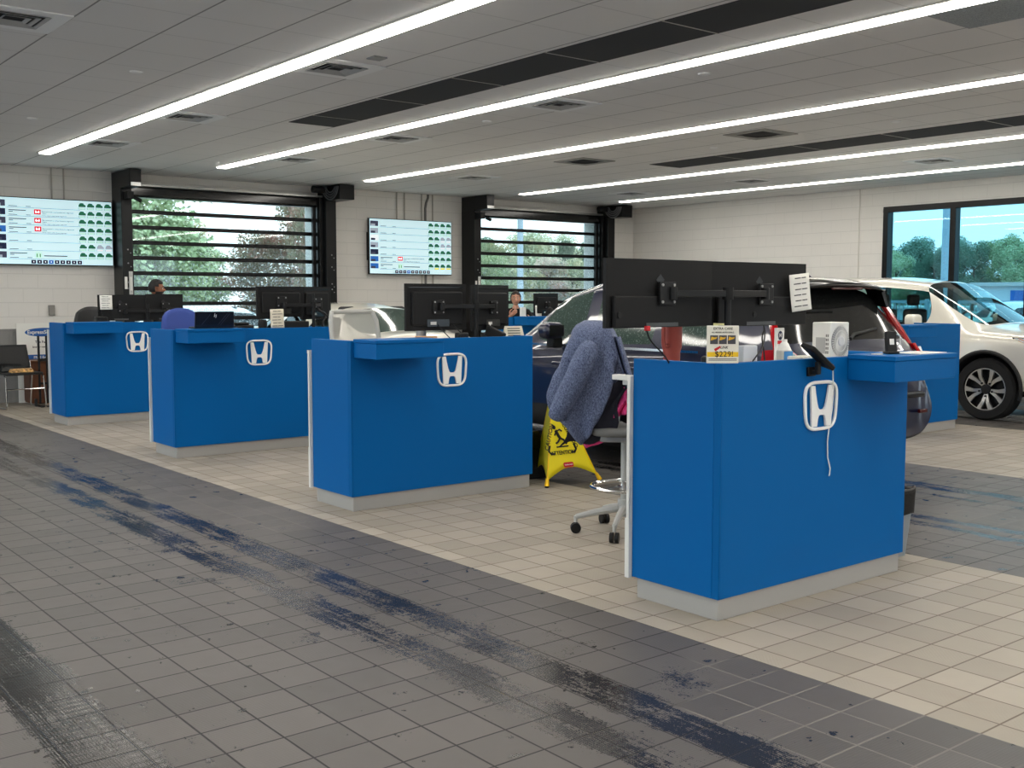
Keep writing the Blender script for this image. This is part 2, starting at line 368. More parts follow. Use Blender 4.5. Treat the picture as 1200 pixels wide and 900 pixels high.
# faint vertical control joint on the right wall
struct('trim_1', MB().box(XW-.012, XW-.001, 11.0, 11.02, 0, HC), mat('joint_sealant', (206, 201, 192), .7))

# window ------------------------------------------------------------
win = thing('window_1', None, None, (XW+.1, 0, 0), 0, None, 'structure')
fr = MB().box(-.11, .06, WY0, WY1, 2.93, 3.02).box(-.11, .06, WY0, WY1, .75, .84).box(-.11, .06, WY0, WY0+.09, .84, 2.93).box(-.11, .06, WY1-.09, WY1, .84, 2.93)
for i in range(1, 5): fr.box(-.09, .06, 10.55-i*1.24-.055, 10.55-i*1.24+.045, .84, 2.93)
fr.build('window_frame', BLK_STEEL, win, bevel=.004)
for i in range(5): MB().box(-.005, .005, 10.50-(i+1)*1.24+.05 if i < 4 else WY0+.09, 10.50-i*1.24-.0, .84, 2.93).build('window_pane', WIN_GLASS, win)

# high speed doors ----------------------------------------------------
def make_door(name, dx):
    d = thing(name, None, None, (dx, 0, 0), 0, None, 'structure')
    for x0, x1 in ((5.56, 5.72), (8.94, 9.13)):
        p = MB().box(x0, x1, 16.1, 16.495, 0, 3.10).build('guide_post', BLK_STEEL, d, bevel=.006)
        bl = MB()
        for zz in (2.2, 2.0, 1.72, 1.63): bl.cyl(((x0+x1)/2, 16.1, zz), ((x0+x1)/2, 16.092, zz), .011, 8).cyl(((x0+x1)/2+.04, 16.1, zz-.05), ((x0+x1)/2+.04, 16.092, zz-.05), .008, 8)
        bl.build('bolt', GREY, p)
    MB().box(8.80, 8.86, 16.3, 16.36, 0, 3.0).box(8.87, 8.93, 16.2, 16.28, 0, 3.15).build('drive_chain_guard', BLK_STEEL, d, bevel=.004)
    MB().box(5.72, 8.94, 16.25, 16.44, 2.99, 3.15).build('header_bar', BLK_GLOSS, d, bevel=.03, seg=4)
    MB().box(5.72, 8.99, 16.3, 16.499, 3.16, 3.19).build('header_flashing', mat('galvanised_steel', (175, 175, 172), .35, metal=.7), d)
    mbx = MB().box(5.56, 5.73, 15.72, 16.495, 3.09, HC-.012).build('motor_box', BLK_STEEL, d, bevel=.008)
    MB().box(5.575, 5.72, 15.712, 15.72, 3.10, 3.15).build('bright_edge_plate', ALU, mbx)
    MB().box(5.60, 5.70, 15.95, 16.1, 2.93, 3.04).cyl((5.70, 15.93, 2.95), (5.76, 15.85, 2.90), .03, 12).build('motion_sensor', BLK, d, bevel=.006)
    MB().box(9.0, 9.28, 15.75, 16.495, 3.10, HC-.012).build('spring_box', BLK_STEEL, d, bevel=.008)
    coil = MB()
    for r in (.09, .13, .17, .21):
        coil.ring([(8.985-.004*k, 15.98+r*math.cos(PI+PI*k/14), 3.31+r*math.sin(PI+PI*k/14)) for k in range(15)], .010, 6)
    coil.build('cable_coil', mat('coil_rubber', (96, 96, 98), .35), d, smooth=True)
    MB().cyl((8.98, 16.15, 3.27), (8.72, 16.15, 3.27), .055, 14).build('drive_motor', BLK, d, smooth=True)
    pitch = .2305; z = 2.985; k = 0
    while z > .1:
        zl = max(z-.170, .02)
        MB().box(5.70, 8.95, 16.445, 16.449, zl, z).build('pane', DOOR_GLASS, d)
        MB().box(5.70, 8.95, 16.425, 16.47, zl-.0605, zl).build('slat', BLK_STEEL, d, bevel=.008)
        z -= pitch; k += 1
    st = MB().box(5.58, 5.62, 16.095, 16.099, 1.62, 1.80).build('instruction_plate', PAPER, d)
    st2 = MB().box(5.645, 5.70, 16.094, 16.099, 1.54, 1.88).build('control_plate', LGREY, d)
    MB().box(5.655, 5.69, 16.090, 16.094, 1.60, 1.80).build('scale_strip', PAPER, st2)
    MB().box(5.74, 8.92, 16.79, 16.84, 0, .02).build('threshold', GREY, d)
    MB().box(9.135, 9.15, 16.15, 16.2, .9, 1.5).build('edge_switch', LGREY, d)
    return d
make_door('door_1', 0); make_door('door_2', DX)

# ceiling lights, panels, vents -----------------------------------------
DIFF = mat('light_diffuser', (255, 250, 241), .5, emit=STRIP)
TRIM = mat('light_trim', (225, 222, 214), .5)
for i, (x, y1, txt) in enumerate(((1.66, 14.6, 'unseen light strip added over the left lane to brighten the counter ends'), (-.80, 14.6, 'unseen light strip added by the left wall to brighten the counter ends'), (4.15, 14.8, 'long white light strip nearest the left side of the ceiling'), (6.57, 14.85, 'second long light strip from the left, beside the charcoal panels'),  # first two strips are added out of view to light the counter ends
        (9.14, 15.1, 'middle one of the five long ceiling light strips'), (12.48, 15.3, 'long light strip just right of the far run of charcoal panels'), (14.97, 15.3, 'rightmost long light strip, nearest the windowed wall'))):
    t = thing('ceiling_light', txt, 'ceiling light', (x, 0, HC), 0, 'linear ceiling lights')
    MB().box(-.095, -.068, -5.5, y1, -.008, 0).box(.068, .095, -5.5, y1, -.012, 0).box(-.095, .095, y1, y1+.02, -.008, 0).build('trim_frame', TRIM, t)
    MB().box(-.066, .066, -5.5, y1, -.020, 0).build('diffuser', DIFF, t)
CHAR = mat('charcoal_acoustic_panel', (60, 61, 63), .9, noise=.15, nscale=300)
TBAR = mat('ceiling_grid_bar', (190, 187, 180), .6)
ordn = ['farthest', 'second', 'third', 'fourth', 'fifth', 'sixth', 'seventh', 'eighth', 'ninth', 'tenth']
for x0, x1, ylist, nm in ((5.44, 6.01, [10.61, 10.05, 8.83, 7.62, 6.40, 5.19, 3.97], 'left'), (11.1, 11.74, [10.82, 9.6, 8.38, 7.16, 5.94, 4.72], 'right')):
    for k in range(len(ylist)-1):
        o = MB().box(x0+.012, x1-.012, ylist[k+1]+.014, ylist[k]-.014, HC-.006, HC-.0005).build('ceiling_panel', CHAR)
        tag(o, ('farthest charcoal ceiling panel of the %s run' % nm) if k == 0 else ('charcoal ceiling panel, %s from the far end of the %s run' % (ordn[k], nm)), 'ceiling panel', 'charcoal ceiling panels')
    g = MB()
    for yy in ylist[1:-1]: g.box(x0, x1, yy-.009, yy+.009, HC-.005, HC-.0005)
    tag(g.build('trim_%d' % (2 if nm == 'left' else 3), TBAR), kind='structure')
VENT = mat('vent_white_metal', (244, 244, 244), .4); VDARK = mat('vent_dark_throat', (18, 18, 19), .8)
def vent(x, y, label, cone=False):
    t = thing('ceiling_vent', label, 'air vent', (x, y, HC), 0, 'ceiling air vents')
    a, i = .298, .19
    MB().box(-a, a, -a, -i, -.01, 0).box(-a, a, i, a, -.01, 0).box(-a, -i, -i, i, -.01, 0).box(i, a, -i, i, -.01, 0).build('frame', VENT if not cone else mat('vent_grey_metal', (150, 148, 144), .5), t, bevel=.002)
    if cone:
        MB().lathe([(.19, -.012), (.16, -.002), (.10, -.004), (.0, -.004)], 20, None, False).build('cone', VDARK, t, smooth=True)
    MB().box(-i, i, -i, i, -.002, 0).build('throat', VDARK, t)
    if not cone:
        L = MB()
        for q in (.165, .115, .065):
            for c_ in range(4):
                Mq = Matrix.Rotation(c_*PI/2, 4, 'Z'); L.add([Mq @ Vector(p) for p in ((-q, -q, -.004), (q, -q, -.004), (q+.022, -q-.022, -.014), (-q-.022, -q-.022, -.014))], [(0, 1, 2, 3)])
        L.build('louvre', mat('vent_louvre', (186, 186, 186), .5), t, solid=.003)
for x, y, lb, c in ((2.03, 7.83, 'square white air vent in the top left corner of the ceiling', 0), (4.5, 7.90, 'large square vent just right of the left light strip, nearest one of its row', 0),
        (4.5, 10.95, 'square vent beside the left light strip, middle of its row', 0), (4.5, 13.42, 'small looking vent beside the far end of the left light strip', 0),
        (7.0, 8.02, 'square vent with pale frame just right of the second light strip', 0), (7.0, 10.9, 'vent right of the second light strip, middle of its row', 0), (7.0, 13.4, 'vent by the far end of the second light strip', 0),
        (10.05, 8.03, 'round dark throated vent right of the middle light strip, nearer one', 1), (10.17, 11.12, 'round dark throated vent right of the middle light strip, farther one', 1), (10.2, 13.68, 'vent right of the middle light strip near the back wall', 0),
        (13.85, 8.1, 'vent between the two rightmost light strips, nearest the window', 0), (13.95, 11.3, 'vent between the two rightmost light strips, middle one', 0), (13.95, 14.0, 'vent between the two rightmost light strips, by the far door', 0)):
    vent(x, y, lb, c)
o = MB().box(6.68, 7.25, 2.80, 4.01, HC-.006, HC-.0005).build('ceiling_panel', mat('perforated_metal_panel', (150, 152, 152), .5, noise=.5, nscale=160)); tag(o, 'grey perforated ceiling panel right of the second light strip at the top edge', 'ceiling panel')
for k, (x, y, lb) in enumerate(((3.27, 12.05, 'white round sprinkler cover at the far left of the ceiling'), (3.28, 9.05, 'round sprinkler cover left of the first light strip, nearer one'), (7.07, 9.26, 'round sprinkler cover right of the second light strip, beyond the framed vent'),
        (6.99, 6.18, 'round sprinkler cover right of the second light strip, nearest one'), (6.93, 14.6, 'round sprinkler cover near the back wall by the second light strip'), (10.44, 6.56, 'round sprinkler cover between the middle strip and the right charcoal run'), (10.5, 9.1, 'round sprinkler cover above the near desk, beside the right charcoal run'))):
    t = MB().lathe([(.052, 0), (.052, -.006), (.035, -.014), (0, -.014)], 18).build('sprinkler_cover', VENT, smooth=True); t.location = (x, y, HC); tag(t, lb, 'sprinkler', 'ceiling sprinkler covers')
t = MB().box(-.06, .06, -.06, .06, -.012, 0).build('smoke_detector', GREY, bevel=.004); t.location = (4.55, 7.36, HC); tag(t, 'small square grey detector beside the large vent by the left strip', 'detector')

# conduits and plates on the back wall --------------------------------------
COND = mat('painted_conduit', (178, 172, 162), .5)
def conduit(x, z0, z1, label, r=.012, bend=0):
    pts = [(x, YW-.02, z0), (x, YW-.02, z1)] if not bend else [(x, YW-.02, z0), (x, YW-.02, z1-.25), (x+.02, YW-.02, z1-.15), (x+bend, YW-.02, z1-.06), (x+bend, YW-.02, z1)]
    o = MB().ring(pts, r, 8).build('conduit', COND if r < .02 else mat('grey_flex_conduit', (120, 118, 114), .5), smooth=True); return tag(o, label, 'conduit', 'wall conduits')
conduit(4.70, 2.9, HC, 'left one of two thin conduits above the left wall screen'); conduit(4.87, 2.9, HC, 'right one of two thin conduits above the left wall screen')
conduit(10.57, 2.85, HC, 'leftmost thin conduit above the smaller wall screen'); conduit(10.73, 2.85, HC, 'second thin conduit from the left above the smaller wall screen', .014)
conduit(11.10, 1.2, HC, 'thin conduit left of the curved one behind the smaller wall screen'); conduit(11.18, 1.2, HC, 'thicker curved grey conduit running behind the smaller wall screen', .022, .06); conduit(11.34, 1.2, HC, 'rightmost thin conduit behind the smaller wall screen', .014)
t = thing('outlet_box', 'grey outlet box on the back wall above the poster board', 'outlet', (4.645, YW, 1.31))
MB().box(-.042, .042, -.035, 0, -.075, .075).build('box', mat('grey_outlet', (126, 123, 118), .5), t, bevel=.004); MB().box(-.036, .036, -.04, -.035, -.066, .066).build('cover_plate', mat('grey_outlet_plate', (140, 137, 131), .4), t)

# wall screens ----------------------------------------------------------
SCR = dict(bg=(196, 226, 233), line=(105, 130, 146), green=(34, 96, 70), mint=(186, 226, 206), red=(214, 28, 48), dk=(30, 36, 60), txt=(40, 46, 58), grey=(150, 160, 172), yel=(236, 226, 30), blue=(40, 96, 170), white=(240, 246, 248), thumb=(58, 60, 78))
def smat(k): return mat('screen_'+k, SCR[k], .5, emit=.50, spec=.1)
def television(x, y, z, w, h, label, rows, thumbs, low):
    t = thing('wall_screen', label, 'screen', (x, y, z))
    MB().box(0, w, 0, .05, 0, h).build('casing', BLK, t, bevel=.006)
    MB().box(.02, w-.02, .05, YW-y-.001, .25*h, .75*h).build('wall_mount', BLK_STEEL, t)
    s = MB().box(.012, w-.012, -.002, 0, .014, h-.012).build('display', smat('bg'), t)
    L = {k: MB() for k in ('line', 'green', 'mint', 'red', 'dk', 'txt', 'grey', 'yel', 'white', 'thumb', 'blue')}
    def q(k, u0, u1, v0, v1, d=.004): L[k].box(w*u0, w*u1, -d, -d+.001, h*v0, h*v1)
    n = len(rows); top = .965; ph = (top-.085)/n
    for r, (kind, cars) in enumerate(rows):
        v1 = top-r*ph; v0 = v1-ph
        q('line', .12, .72, v0+.004, v0+.010)
        if thumbs[r]: q(thumbs[r], .014, .105, v0+.02, v1-.015); q('thumb' if thumbs[r] != 'thumb' else 'grey', .02, .07, v0+.02, v0+.06, .005)
        q('txt', .13, .20, v0+.022, v0+.030); q('txt', .27, .31, v0+.022, v0+.030)
        if kind:
            q('txt', .13, .27, v1-.040, v1-.028); q('txt', .13, .165, v1-.062, v1-.052)
        if kind == 'red':
            q('red', .335, .39, v0+.04, v1-.012); q('white', .345, .355, v0+.06, v1-.03, .006); q('white', .368, .378, v0+.06, v1-.03, .006); q('white', .345, .378, v0+.065, v0+.08, .006)
        if kind == 'green':
            q('mint', .335, .39, v0+.02, v1-.012); q('green', .345, .352, v0+.035, v1-.04, .006); q('green', .370, .377, v0+.035, v1-.04, .006)
            q('txt', .405, .60, v0+.05, v0+.064)
        for c, st in enumerate(cars):
            if not st: continue
            u = .705+.074*c; cc = 'green' if st in 'gy' else 'grey'
            pts = [(w*(u+du), h*(v0+dv)) for du, dv in ((0, .056), (.063, .056), (.062, .084), (.050, .092), (.042, .114), (.016, .114), (.004, .088))]
            L[cc].prism(pts, 0, .001, Matrix.Translation((0, -.004, 0)) @ Matrix.Rotation(PI/2, 4, 'X'))
            q('line', u, u+.058, v0+.018, v0+.046); q('yel' if st == 'y' else ('mint' if cc == 'green' else 'white'), u+.003, u+.055, v0+.021, v0+.043, .006)
    for k in range(9):
        q('dk' if k != 3 else 'blue', .30+.048*k, .338+.048*k, .024, .078); q('white', .315+.048*k, .323+.048*k, .043, .060, .006)
    tm = L['txt']
    for r, (kind, cars) in enumerate(rows):
        if kind == 'red':
            v1 = top-r*ph
            text_mb('Recommend a comprehensive alignment', h*.028, facing((w*.40, -.003, h*(v1-.045))), mb=tm, align='LEFT'); text_mb('check', h*.028, facing((w*.40, -.003, h*(v1-.072))), mb=tm, align='LEFT')
            text_mb('A free, inspect safety System alignment?', h*.022, facing((w*.40, -.003, h*(v1-.100))), mb=tm, align='LEFT')
    for k, nm in dict(line='divider_lines', green='green_car_icons', mint='icon_labels', red='red_logo_tiles', dk='toolbar_buttons', txt='screen_text', grey='grey_car_icons', yel='yellow_labels', white='white_glyphs', thumb='photo_thumbnails', blue='blue_button').items():
        if L[k].v: L[k].build(nm, smat(k), s)
    return t
g4 = 'gggg'
television(3.87, 16.40, 1.955, 1.66, .955, 'large wide wall screen with green car icons, cut off at the left edge', [('', g4), ('red', g4), ('red', g4), ('red', g4), ('', g4), ('', 'gg--'), ('green', g4)], ['thumb', 'dk', 'thumb', 'blue', 'dk', 'dk', 'thumb'], 0)
television(9.93, 16.38, 1.90, 1.76, .975, 'wall screen between the two glass doors, with one red logo tile', [('', g4), ('', g4), ('', 'gg--'), ('', 'gg--'), ('', g4), ('red', g4), ('green', 'gyyy')], ['thumb', 'grey', 'white', 'grey', 'dk', 'blue', 'blue'], 1)

# ------------------------------------------------------------------ service counters
def emblem(parent, cx, z, w=.285, h=.245, y=-.004):
    """rounded frame with a tapered H, white"""
    ring = []; n = 56
    for k in range(n):
        t = 2*PI*k/n; c, s = math.cos(t), math.sin(t); e = .50
        u = math.copysign(abs(c)**e, c); v = math.copysign(abs(s)**e, s)
        u *= (.94 + .06*v)*.5; v = v*.5
        if s > 0: v += .0*abs(c)
        ring.append((cx+u*w*.95, y-.003, z+v*h*.95))
    em = MB().ring(ring, .0088, 8, closed=True).build('emblem', EMBLEM, parent, smooth=True)
    L = [(-.31, .41), (-.205, .41), (-.185, .26), (-.145, .06), (-.105, -.055), (-.06, -.095), (0, -.105)]
    R = [(-x, v) for x, v in L[:-1][::-1]]
    B = [(.265, -.42), (.14, -.42), (.115, -.27), (.085, -.20), (.04, -.175), (-.04, -.175), (-.085, -.20), (-.115, -.27), (-.14, -.42), (-.265, -.42)]
    pts = [(u*w, v*h) for u, v in L+R+B]
    hm = MB()
    # triangulate by strips: left stem, right stem, bridge
    def poly(p): hm.prism([(u*w, v*h) for u, v in p], .0, .011, Matrix.Translation((cx, y, z)) @ Matrix.Rotation(PI/2, 4, 'X'))
    for sgn in (1, -1):
        st = [(-.315, .41), (-.205, .41), (-.180, .26), (-.135, .06), (-.10, -.04), (-.06, -.08), (-.06, -.19), (-.085, -.21), (-.108, -.27), (-.130, -.42), (-.275, -.42)]
        st = [(sgn*u, v) for u, v in st]; poly(st if sgn == 1 else st[::-1])
    poly([(-.06, -.08), (-.06, -.19), (.06, -.19), (.06, -.08)])
    hm.build('letter_mark', EMBLEM, em)
    return em
DEP, TOPZ = .56, 1.20
def counter(x, y, label, ledge_right=False, emx=.855, LEN=1.64):
    t = thing('service_counter', label, 'counter', (x, y, 0), 0, 'blue service counters')
    MB().box(.012, LEN, 0, .04, .105, TOPZ).build('front_panel', BLUE, t, bevel=.002)
    MB().box(0, .04, .0402, DEP, .105, TOPZ).build('end_panel', BLUE, t, bevel=.002)
    MB().box(LEN-.04, LEN, .0402, DEP, .105, TOPZ).build('end_panel', BLUE, t, bevel=.002)
    MB().box(0, .0118, -.001, .04, .105, TOPZ).build('corner_strip', BLUE_EDGE, t, bevel=.003)
    MB().box(.018, LEN-.018, .015, DEP-.02, 0, .105).build('plinth', PLINTH, t, bevel=.003)
    MB().box(.042, LEN-.042, .042, DEP+.12, 1.06, 1.105).build('worktop', WHITE_LAM, t, bevel=.003)
    MB().box(-.022, .03, DEP+.001, DEP+.03, .10, .40).box(-.022, .02, DEP+.001, DEP+.022, .40, 1.115).box(-.022, .03, DEP+.022, DEP+(.13 if ledge_right else .03), 1.09, 1.115).build('white_edge_trim', WHITE_LAM, t, bevel=.002)
    lx0, lx1 = (LEN-.565, LEN+.005) if ledge_right else (.022, .585)
    lp = -.275 if ledge_right else -.30
    lg = MB().box(lx0+.004, lx1-.004, lp+.006, -.001, 1.082, 1.188).build('ledge', BLUE, t, bevel=.003)
    MB().box(lx0, lx1, lp, -.001, 1.188, 1.212).build('ledge_top', BLUE, lg, bevel=.003)
    if emx: emblem(t, emx, .965)
    return t
CX = 3.815
counter(CX, 3.245, 'blue service counter nearest the camera, at right, with ledge on its right end', True, .745, 1.535)
counter(CX, 6.555, 'blue service counter in the middle of the picture beside the yellow floor sign')
counter(CX, 9.775, 'second blue service counter from the left, with the dark laptop')
counter(CX, 13.10, 'leftmost blue service counter, farthest down the row by the poster')
counter(10.15, 6.48, 'plain blue service counter end between the dark and the white cars', emx=None, LEN=1.59)
counter(10.22, 12.75, 'small looking far blue counter with the man in black behind it', emx=None)

# ------------------------------------------------------------------ monitors, arms
def monitor(x, y, z, w, h, rz, label, curve=0, style='flat', tag_paper=False):
    """back of the monitor faces -Y; screen faces +Y; origin bottom centre"""
    t = thing('monitor', label, 'monitor', (x, y, z), rz, 'desk monitors')
    n = 14
    def bx(u, d): return u, d - curve*(1-(2*u/w)**2)
    sh = MB()
    for d0, d1, inset in ((0, .018, 0),):
        vs = []; 
        for i in range(n+1):
            u = -w/2+w*i/n
            for dd in (0, .02):
                p = bx(u, dd); vs += [(p[0], p[1], 0), (p[0], p[1], h)]
        fs = []
        for i in range(n):
            a = i*4; b = a+4; fs += [(a, b, b+1, a+1), (a+2, a+3, b+3, b+2), (a+1, b+1, b+3, a+3), (a, a+2, b+2, b)]
        fs += [(0, 1, 3, 2), (n*4, n*4+2, n*4+3, n*4+1)]
        sh.add(vs, fs)
    shell = sh.build('shell', BLK_SOFT, t)
    sc = MB()
    vs = []
    for i in range(n+1):
        p = bx((-w/2+.008)+(w-.016)*i/n, .0205); vs += [(p[0], p[1], .012), (p[0], p[1], h-.008)]
    sc.add(vs, [(i*2, i*2+2, i*2+3, i*2+1) for i in range(n)]); sc.build('screen', SCREEN_OFF, t)
    c = -curve
    if style == 'wide':      # raised lower housing with a long seam
        MB().box(-w/2+.03, w/2-.03, c-.018, c+.004, .0, h*.46).build('rear_housing', BLK_SOFT, t, bevel=.006)
        MB().box(-w*.18, w*.12, c-.0195, c-.017, .004, .022).build('port_strip', mat('port_grey', (70, 72, 74), .4), t)
        MB().cyl((-w*.42 if rz >= 0 else -w*.1, c-.018, .06), (-w*.42 if rz >= 0 else -w*.1, c-.022, .06), .014, 14).build('lock_button', BLK, t)
        MB().prism([(-.028, 0), (0, .028), (.028, 0), (0, -.028)], 0, .001, facing((-.02, c-.0005, h*.70))).build('maker_mark', mat('dark_mark', (18, 18, 19), .3), t)
    else:
        MB().box(-w/2+.05, w/2-.05, c-.022, c+.002, .04, h-.06).build('rear_housing', BLK_SOFT, t, bevel=.012)
        MB().box(-.105, .105, c-.024, c-.021, .03, .085).build('port_recess', BLK_GLOSS, t)
        MB().box(-.075, -.02, c-.0255, c-.0235, .045, .068).build('rating_label', LGREY, t)
        MB().box(-w/2+.03, w/2-.03, c-.0015, c+.0015, h-.030, h-.026).build('seam', BLK_GLOSS, t)
    vp = MB().box(-.055, .055, c-.034, c-.02, h*.5-.055, h*.5+.055).build('mount_plate', BLK, t, bevel=.003)
    sb = MB()
    for a in (-.04, .04):
        for b_ in (-.04, .04): sb.cyl((a, c-.034, h*.5+b_), (a, c-.039, h*.5+b_), .007, 8)
    sb.build('screw', GREY, vp)
    return t
def arm(x, y, z0, z1, zarm, ends, label):
    t = thing('monitor_mount', label, 'monitor mount', (x, y, z0), 0, 'monitor mounts')
    MB().box(-.05, .05, -.03, .05, 0, .02).build('clamp_base', BLK, t, bevel=.003)
    MB().cyl((0, 0, .02), (0, 0, z1-z0), .016, 14).build('pole', BLK, t, smooth=True)
    MB().cyl((0, 0, zarm-z0-.03), (0, 0, zarm-z0+.03), .027, 14).build('collar', BLK_SOFT, t, smooth=True)
    for ex, ey in ends:
        ln = math.hypot(ex, ey); a = math.atan2(ey, ex)
        o = MB().box(.015, ln, -.014, .014, -.016, .016, rotz(a, (0, 0, zarm-z0))).cyl((ex, ey, zarm-z0-.03), (ex, ey, zarm-z0+.03), .02, 12).build('arm_bar', BLK, t, bevel=.003)
        MB().box(ex-.018, ex+.018, min(ey, ey+.03), ey+.035, zarm-z0-.028, zarm-z0+.028).build('swivel_head', BLK, o, bevel=.003)
    return t
WT = 1.105
# nearest desk: two wide monitors
monitor(3.795, 3.605, 1.36, .735, .32, .015, 'left one of the two wide monitors on the nearest counter', .012, 'wide')
monitor(4.54, 3.612, 1.355, .755, .325, -.02, 'right wide monitor of the nearest counter, with a paper taped on', .012, 'wide')
arm(4.155, 3.50, WT, 1.55, 1.52, ((-.33, .055), (.36, .055)), 'black twin arm carrying the two wide monitors on the nearest counter')
# middle desk
monitor(4.80, 6.93, 1.245, .575, .36, .02, 'left monitor of the pair on the middle counter')
monitor(5.41, 7.035, 1.235, .56, .365, .36, 'right monitor of the pair on the middle counter, turned away')
arm(5.115, 6.84, WT, 1.60, 1.43, ((-.30, .035), (.27, .115)), 'black pole arm between the two monitors of the middle counter')
# second desk from the left
monitor(5.09, 10.13, 1.30, .52, .31, -.03, 'left wide monitor on the second counter from the left', .0)
monitor(5.555, 10.24, 1.27, .44, .34, .30, 'right monitor on the second counter from the left, turned away', .0)
arm(5.38, 9.98, WT, 1.54, 1.42, ((-.28, .09), (.16, .15)), 'black pole arm behind the monitors of the second counter from the left')
# leftmost desk
monitor(4.645, 13.52, 1.215, .585, .315, 0, 'left monitor on the farthest left counter, with a paper taped on', .0, 'wide')
monitor(5.20, 13.56, 1.215, .50, .325, .1, 'right monitor on the farthest left counter, below the bearded man', .0, 'wide')
arm(4.93, 13.42, WT, 1.42, 1.33, ((-.26, .05), (.26, .08)), 'black arm carrying the monitors on the farthest left counter')
# far counter by the man in black
monitor(11.35, 13.30, 1.20, .56, .36, .12, 'dark monitor on the far counter to the right of the man in black')
arm(11.3, 13.18, WT, 1.42, 1.38, ((.05, .06),), 'short monitor arm on the far counter')
# papers taped to monitors
def paper(name, x, y, z, w, h, rz, label, cat, m, rows=5, roll=0, stand=0, cols=INK):
    t = thing(name, label, cat, (x, y, z), rz)
    R = Matrix.Rotation(roll, 4, 'Y') @ Matrix.Rotation(stand, 4, 'X')
    def fn(u, v): return R @ Vector(((u-.5)*w, -.004*math.sin(u*PI)-.010*(1-v)**2, (v-1)*h))
    MB().grid(fn, 6, 6).build('sheet', m, t, smooth=True, solid=.0008)
    k = MB()
    for i in range(rows):
        zz = -h*(.12+.76*i/max(1, rows-1)); ww = w*(.40 if i % 2 else .34)
        for (a, b) in ((-ww, -ww*.1), (0, ww*random.uniform(.5, 1))):
            p = [R @ Vector(q) for q in ((a, -.0145, zz), (b, -.0145, zz), (b, -.0145, zz+h*.028), (a, -.0145, zz+h*.028))]
            k.add(p, [(0, 1, 2, 3)])
    k.build('printed_lines', cols, t)
    return t
paper('taped_paper', 4.80, 3.562, 1.625, .165, .195, -.02, 'printed white sheet taped crooked to the right wide monitor', 'paper', PAPER, 6, -.09)
paper('taped_paper', 4.435, 13.475, 1.525, .15, .175, 0, 'printed white sheet taped to the left monitor of the farthest counter', 'paper', PAPER, 6)
paper('taped_paper', 4.88, 9.80, 1.385, .145, .19, 0, 'cream notice hanging on the front of the second counter from the left', 'paper', mat('cream_paper', (232, 224, 205), .8), 6, -.02)
paper('sticky_note', 4.20, 3.575, 1.372, .125, .085, 0, 'pale yellow handwritten note stuck under the wide monitors', 'note', mat('pale_yellow_paper', (226, 222, 160), .8), 3, .03)

# ------------------------------------------------------------------ things on the nearest counter
ZT = TOPZ
def price_sign():
    a = -.69
    t = thing('price_sign', 'white and yellow price card reading $229! on the near counter corner', 'sign', (3.842, 3.262, ZT+.001), a)
    W, H = .145, .172
    MB().box(-W/2, W/2, 0, .012, 0, H).build('card', mat('glossy_card', (236, 232, 220), .3), t, bevel=.002)
    MB().box(-W/2+.001, W/2-.001, -.0012, 0, .030, .052).build('yellow_band', mat('sign_yellow', (240, 196, 30), .5), t)
    p = MB()
    for k in range(3): p.box(-.058+.040*k, -.022+.040*k, -.0012, 0, .088, .128)
    pp = p.build('dark_pictures', mat('sign_dark', (70, 70, 76), .5), t)
    y = MB()
    for k in range(3): y.prism([(0, .004), (.026, .012), (.030, .020), (.018, .018), (.004, .022)], 0, .0008, facing((-.056+.040*k, -.0012, .100)))
    y.build('yellow_figures', mat('sign_gold', (226, 176, 40), .5), pp)
    tx = text_mb('EXTRA CARE', .015, facing((0, -.0008, .158)), bold=True); text_mb('ALL MAKES. AUTO DEALS.', .0088, facing((0, -.0008, .141)), bold=True, mb=tx)
    text_mb('$229!', .037, facing((.006, -.0016, .041)), mb=tx, ext=.0008); text_mb('LINK', .016, facing((.006, -.0008, .072)), mb=tx, shear=.2, bold=True)
    tx.box(-.064, .064, -.001, 0, .019, .0215).box(-.064, .064, -.001, 0, .013, .0155)
    tx.build('lettering', mat('sign_ink', (34, 30, 24), .6), t)
    MB().prism([(-.040, .0), (-.012, .014), (-.010, .006), (-.034, -.012)], 0, .0008, facing((0, -.0012, .066))).build('red_flash', RED, t)
price_sign()
t = thing('tumbler', 'large brick red insulated tumbler with handle behind the left wide monitor', 'cup', (4.19, 3.90, WT))
CUP = mat('brick_red_coating', (150, 62, 52), .5)
MB().lathe([(.040, 0), (.043, .01), (.044, .11), (.052, .14), (.054, .27), (.052, .285)], 28).build('cup', CUP, t, smooth=True)
MB().lathe([(.053, .285), (.053, .30), (.045, .308), (0, .308)], 28).build('lid', BLK, t, smooth=True)
MB().ring([(-.050, -.02, .26), (-.085, -.03, .255), (-.098, -.032, .235), (-.098, -.032, .16), (-.085, -.03, .14), (-.05, -.02, .145)], .011, 8).build('handle', CUP, t, smooth=True)
MB().cyl((.015, 0, .30), (.03, 0, .36), .005, 8).build('straw', GREY, t)

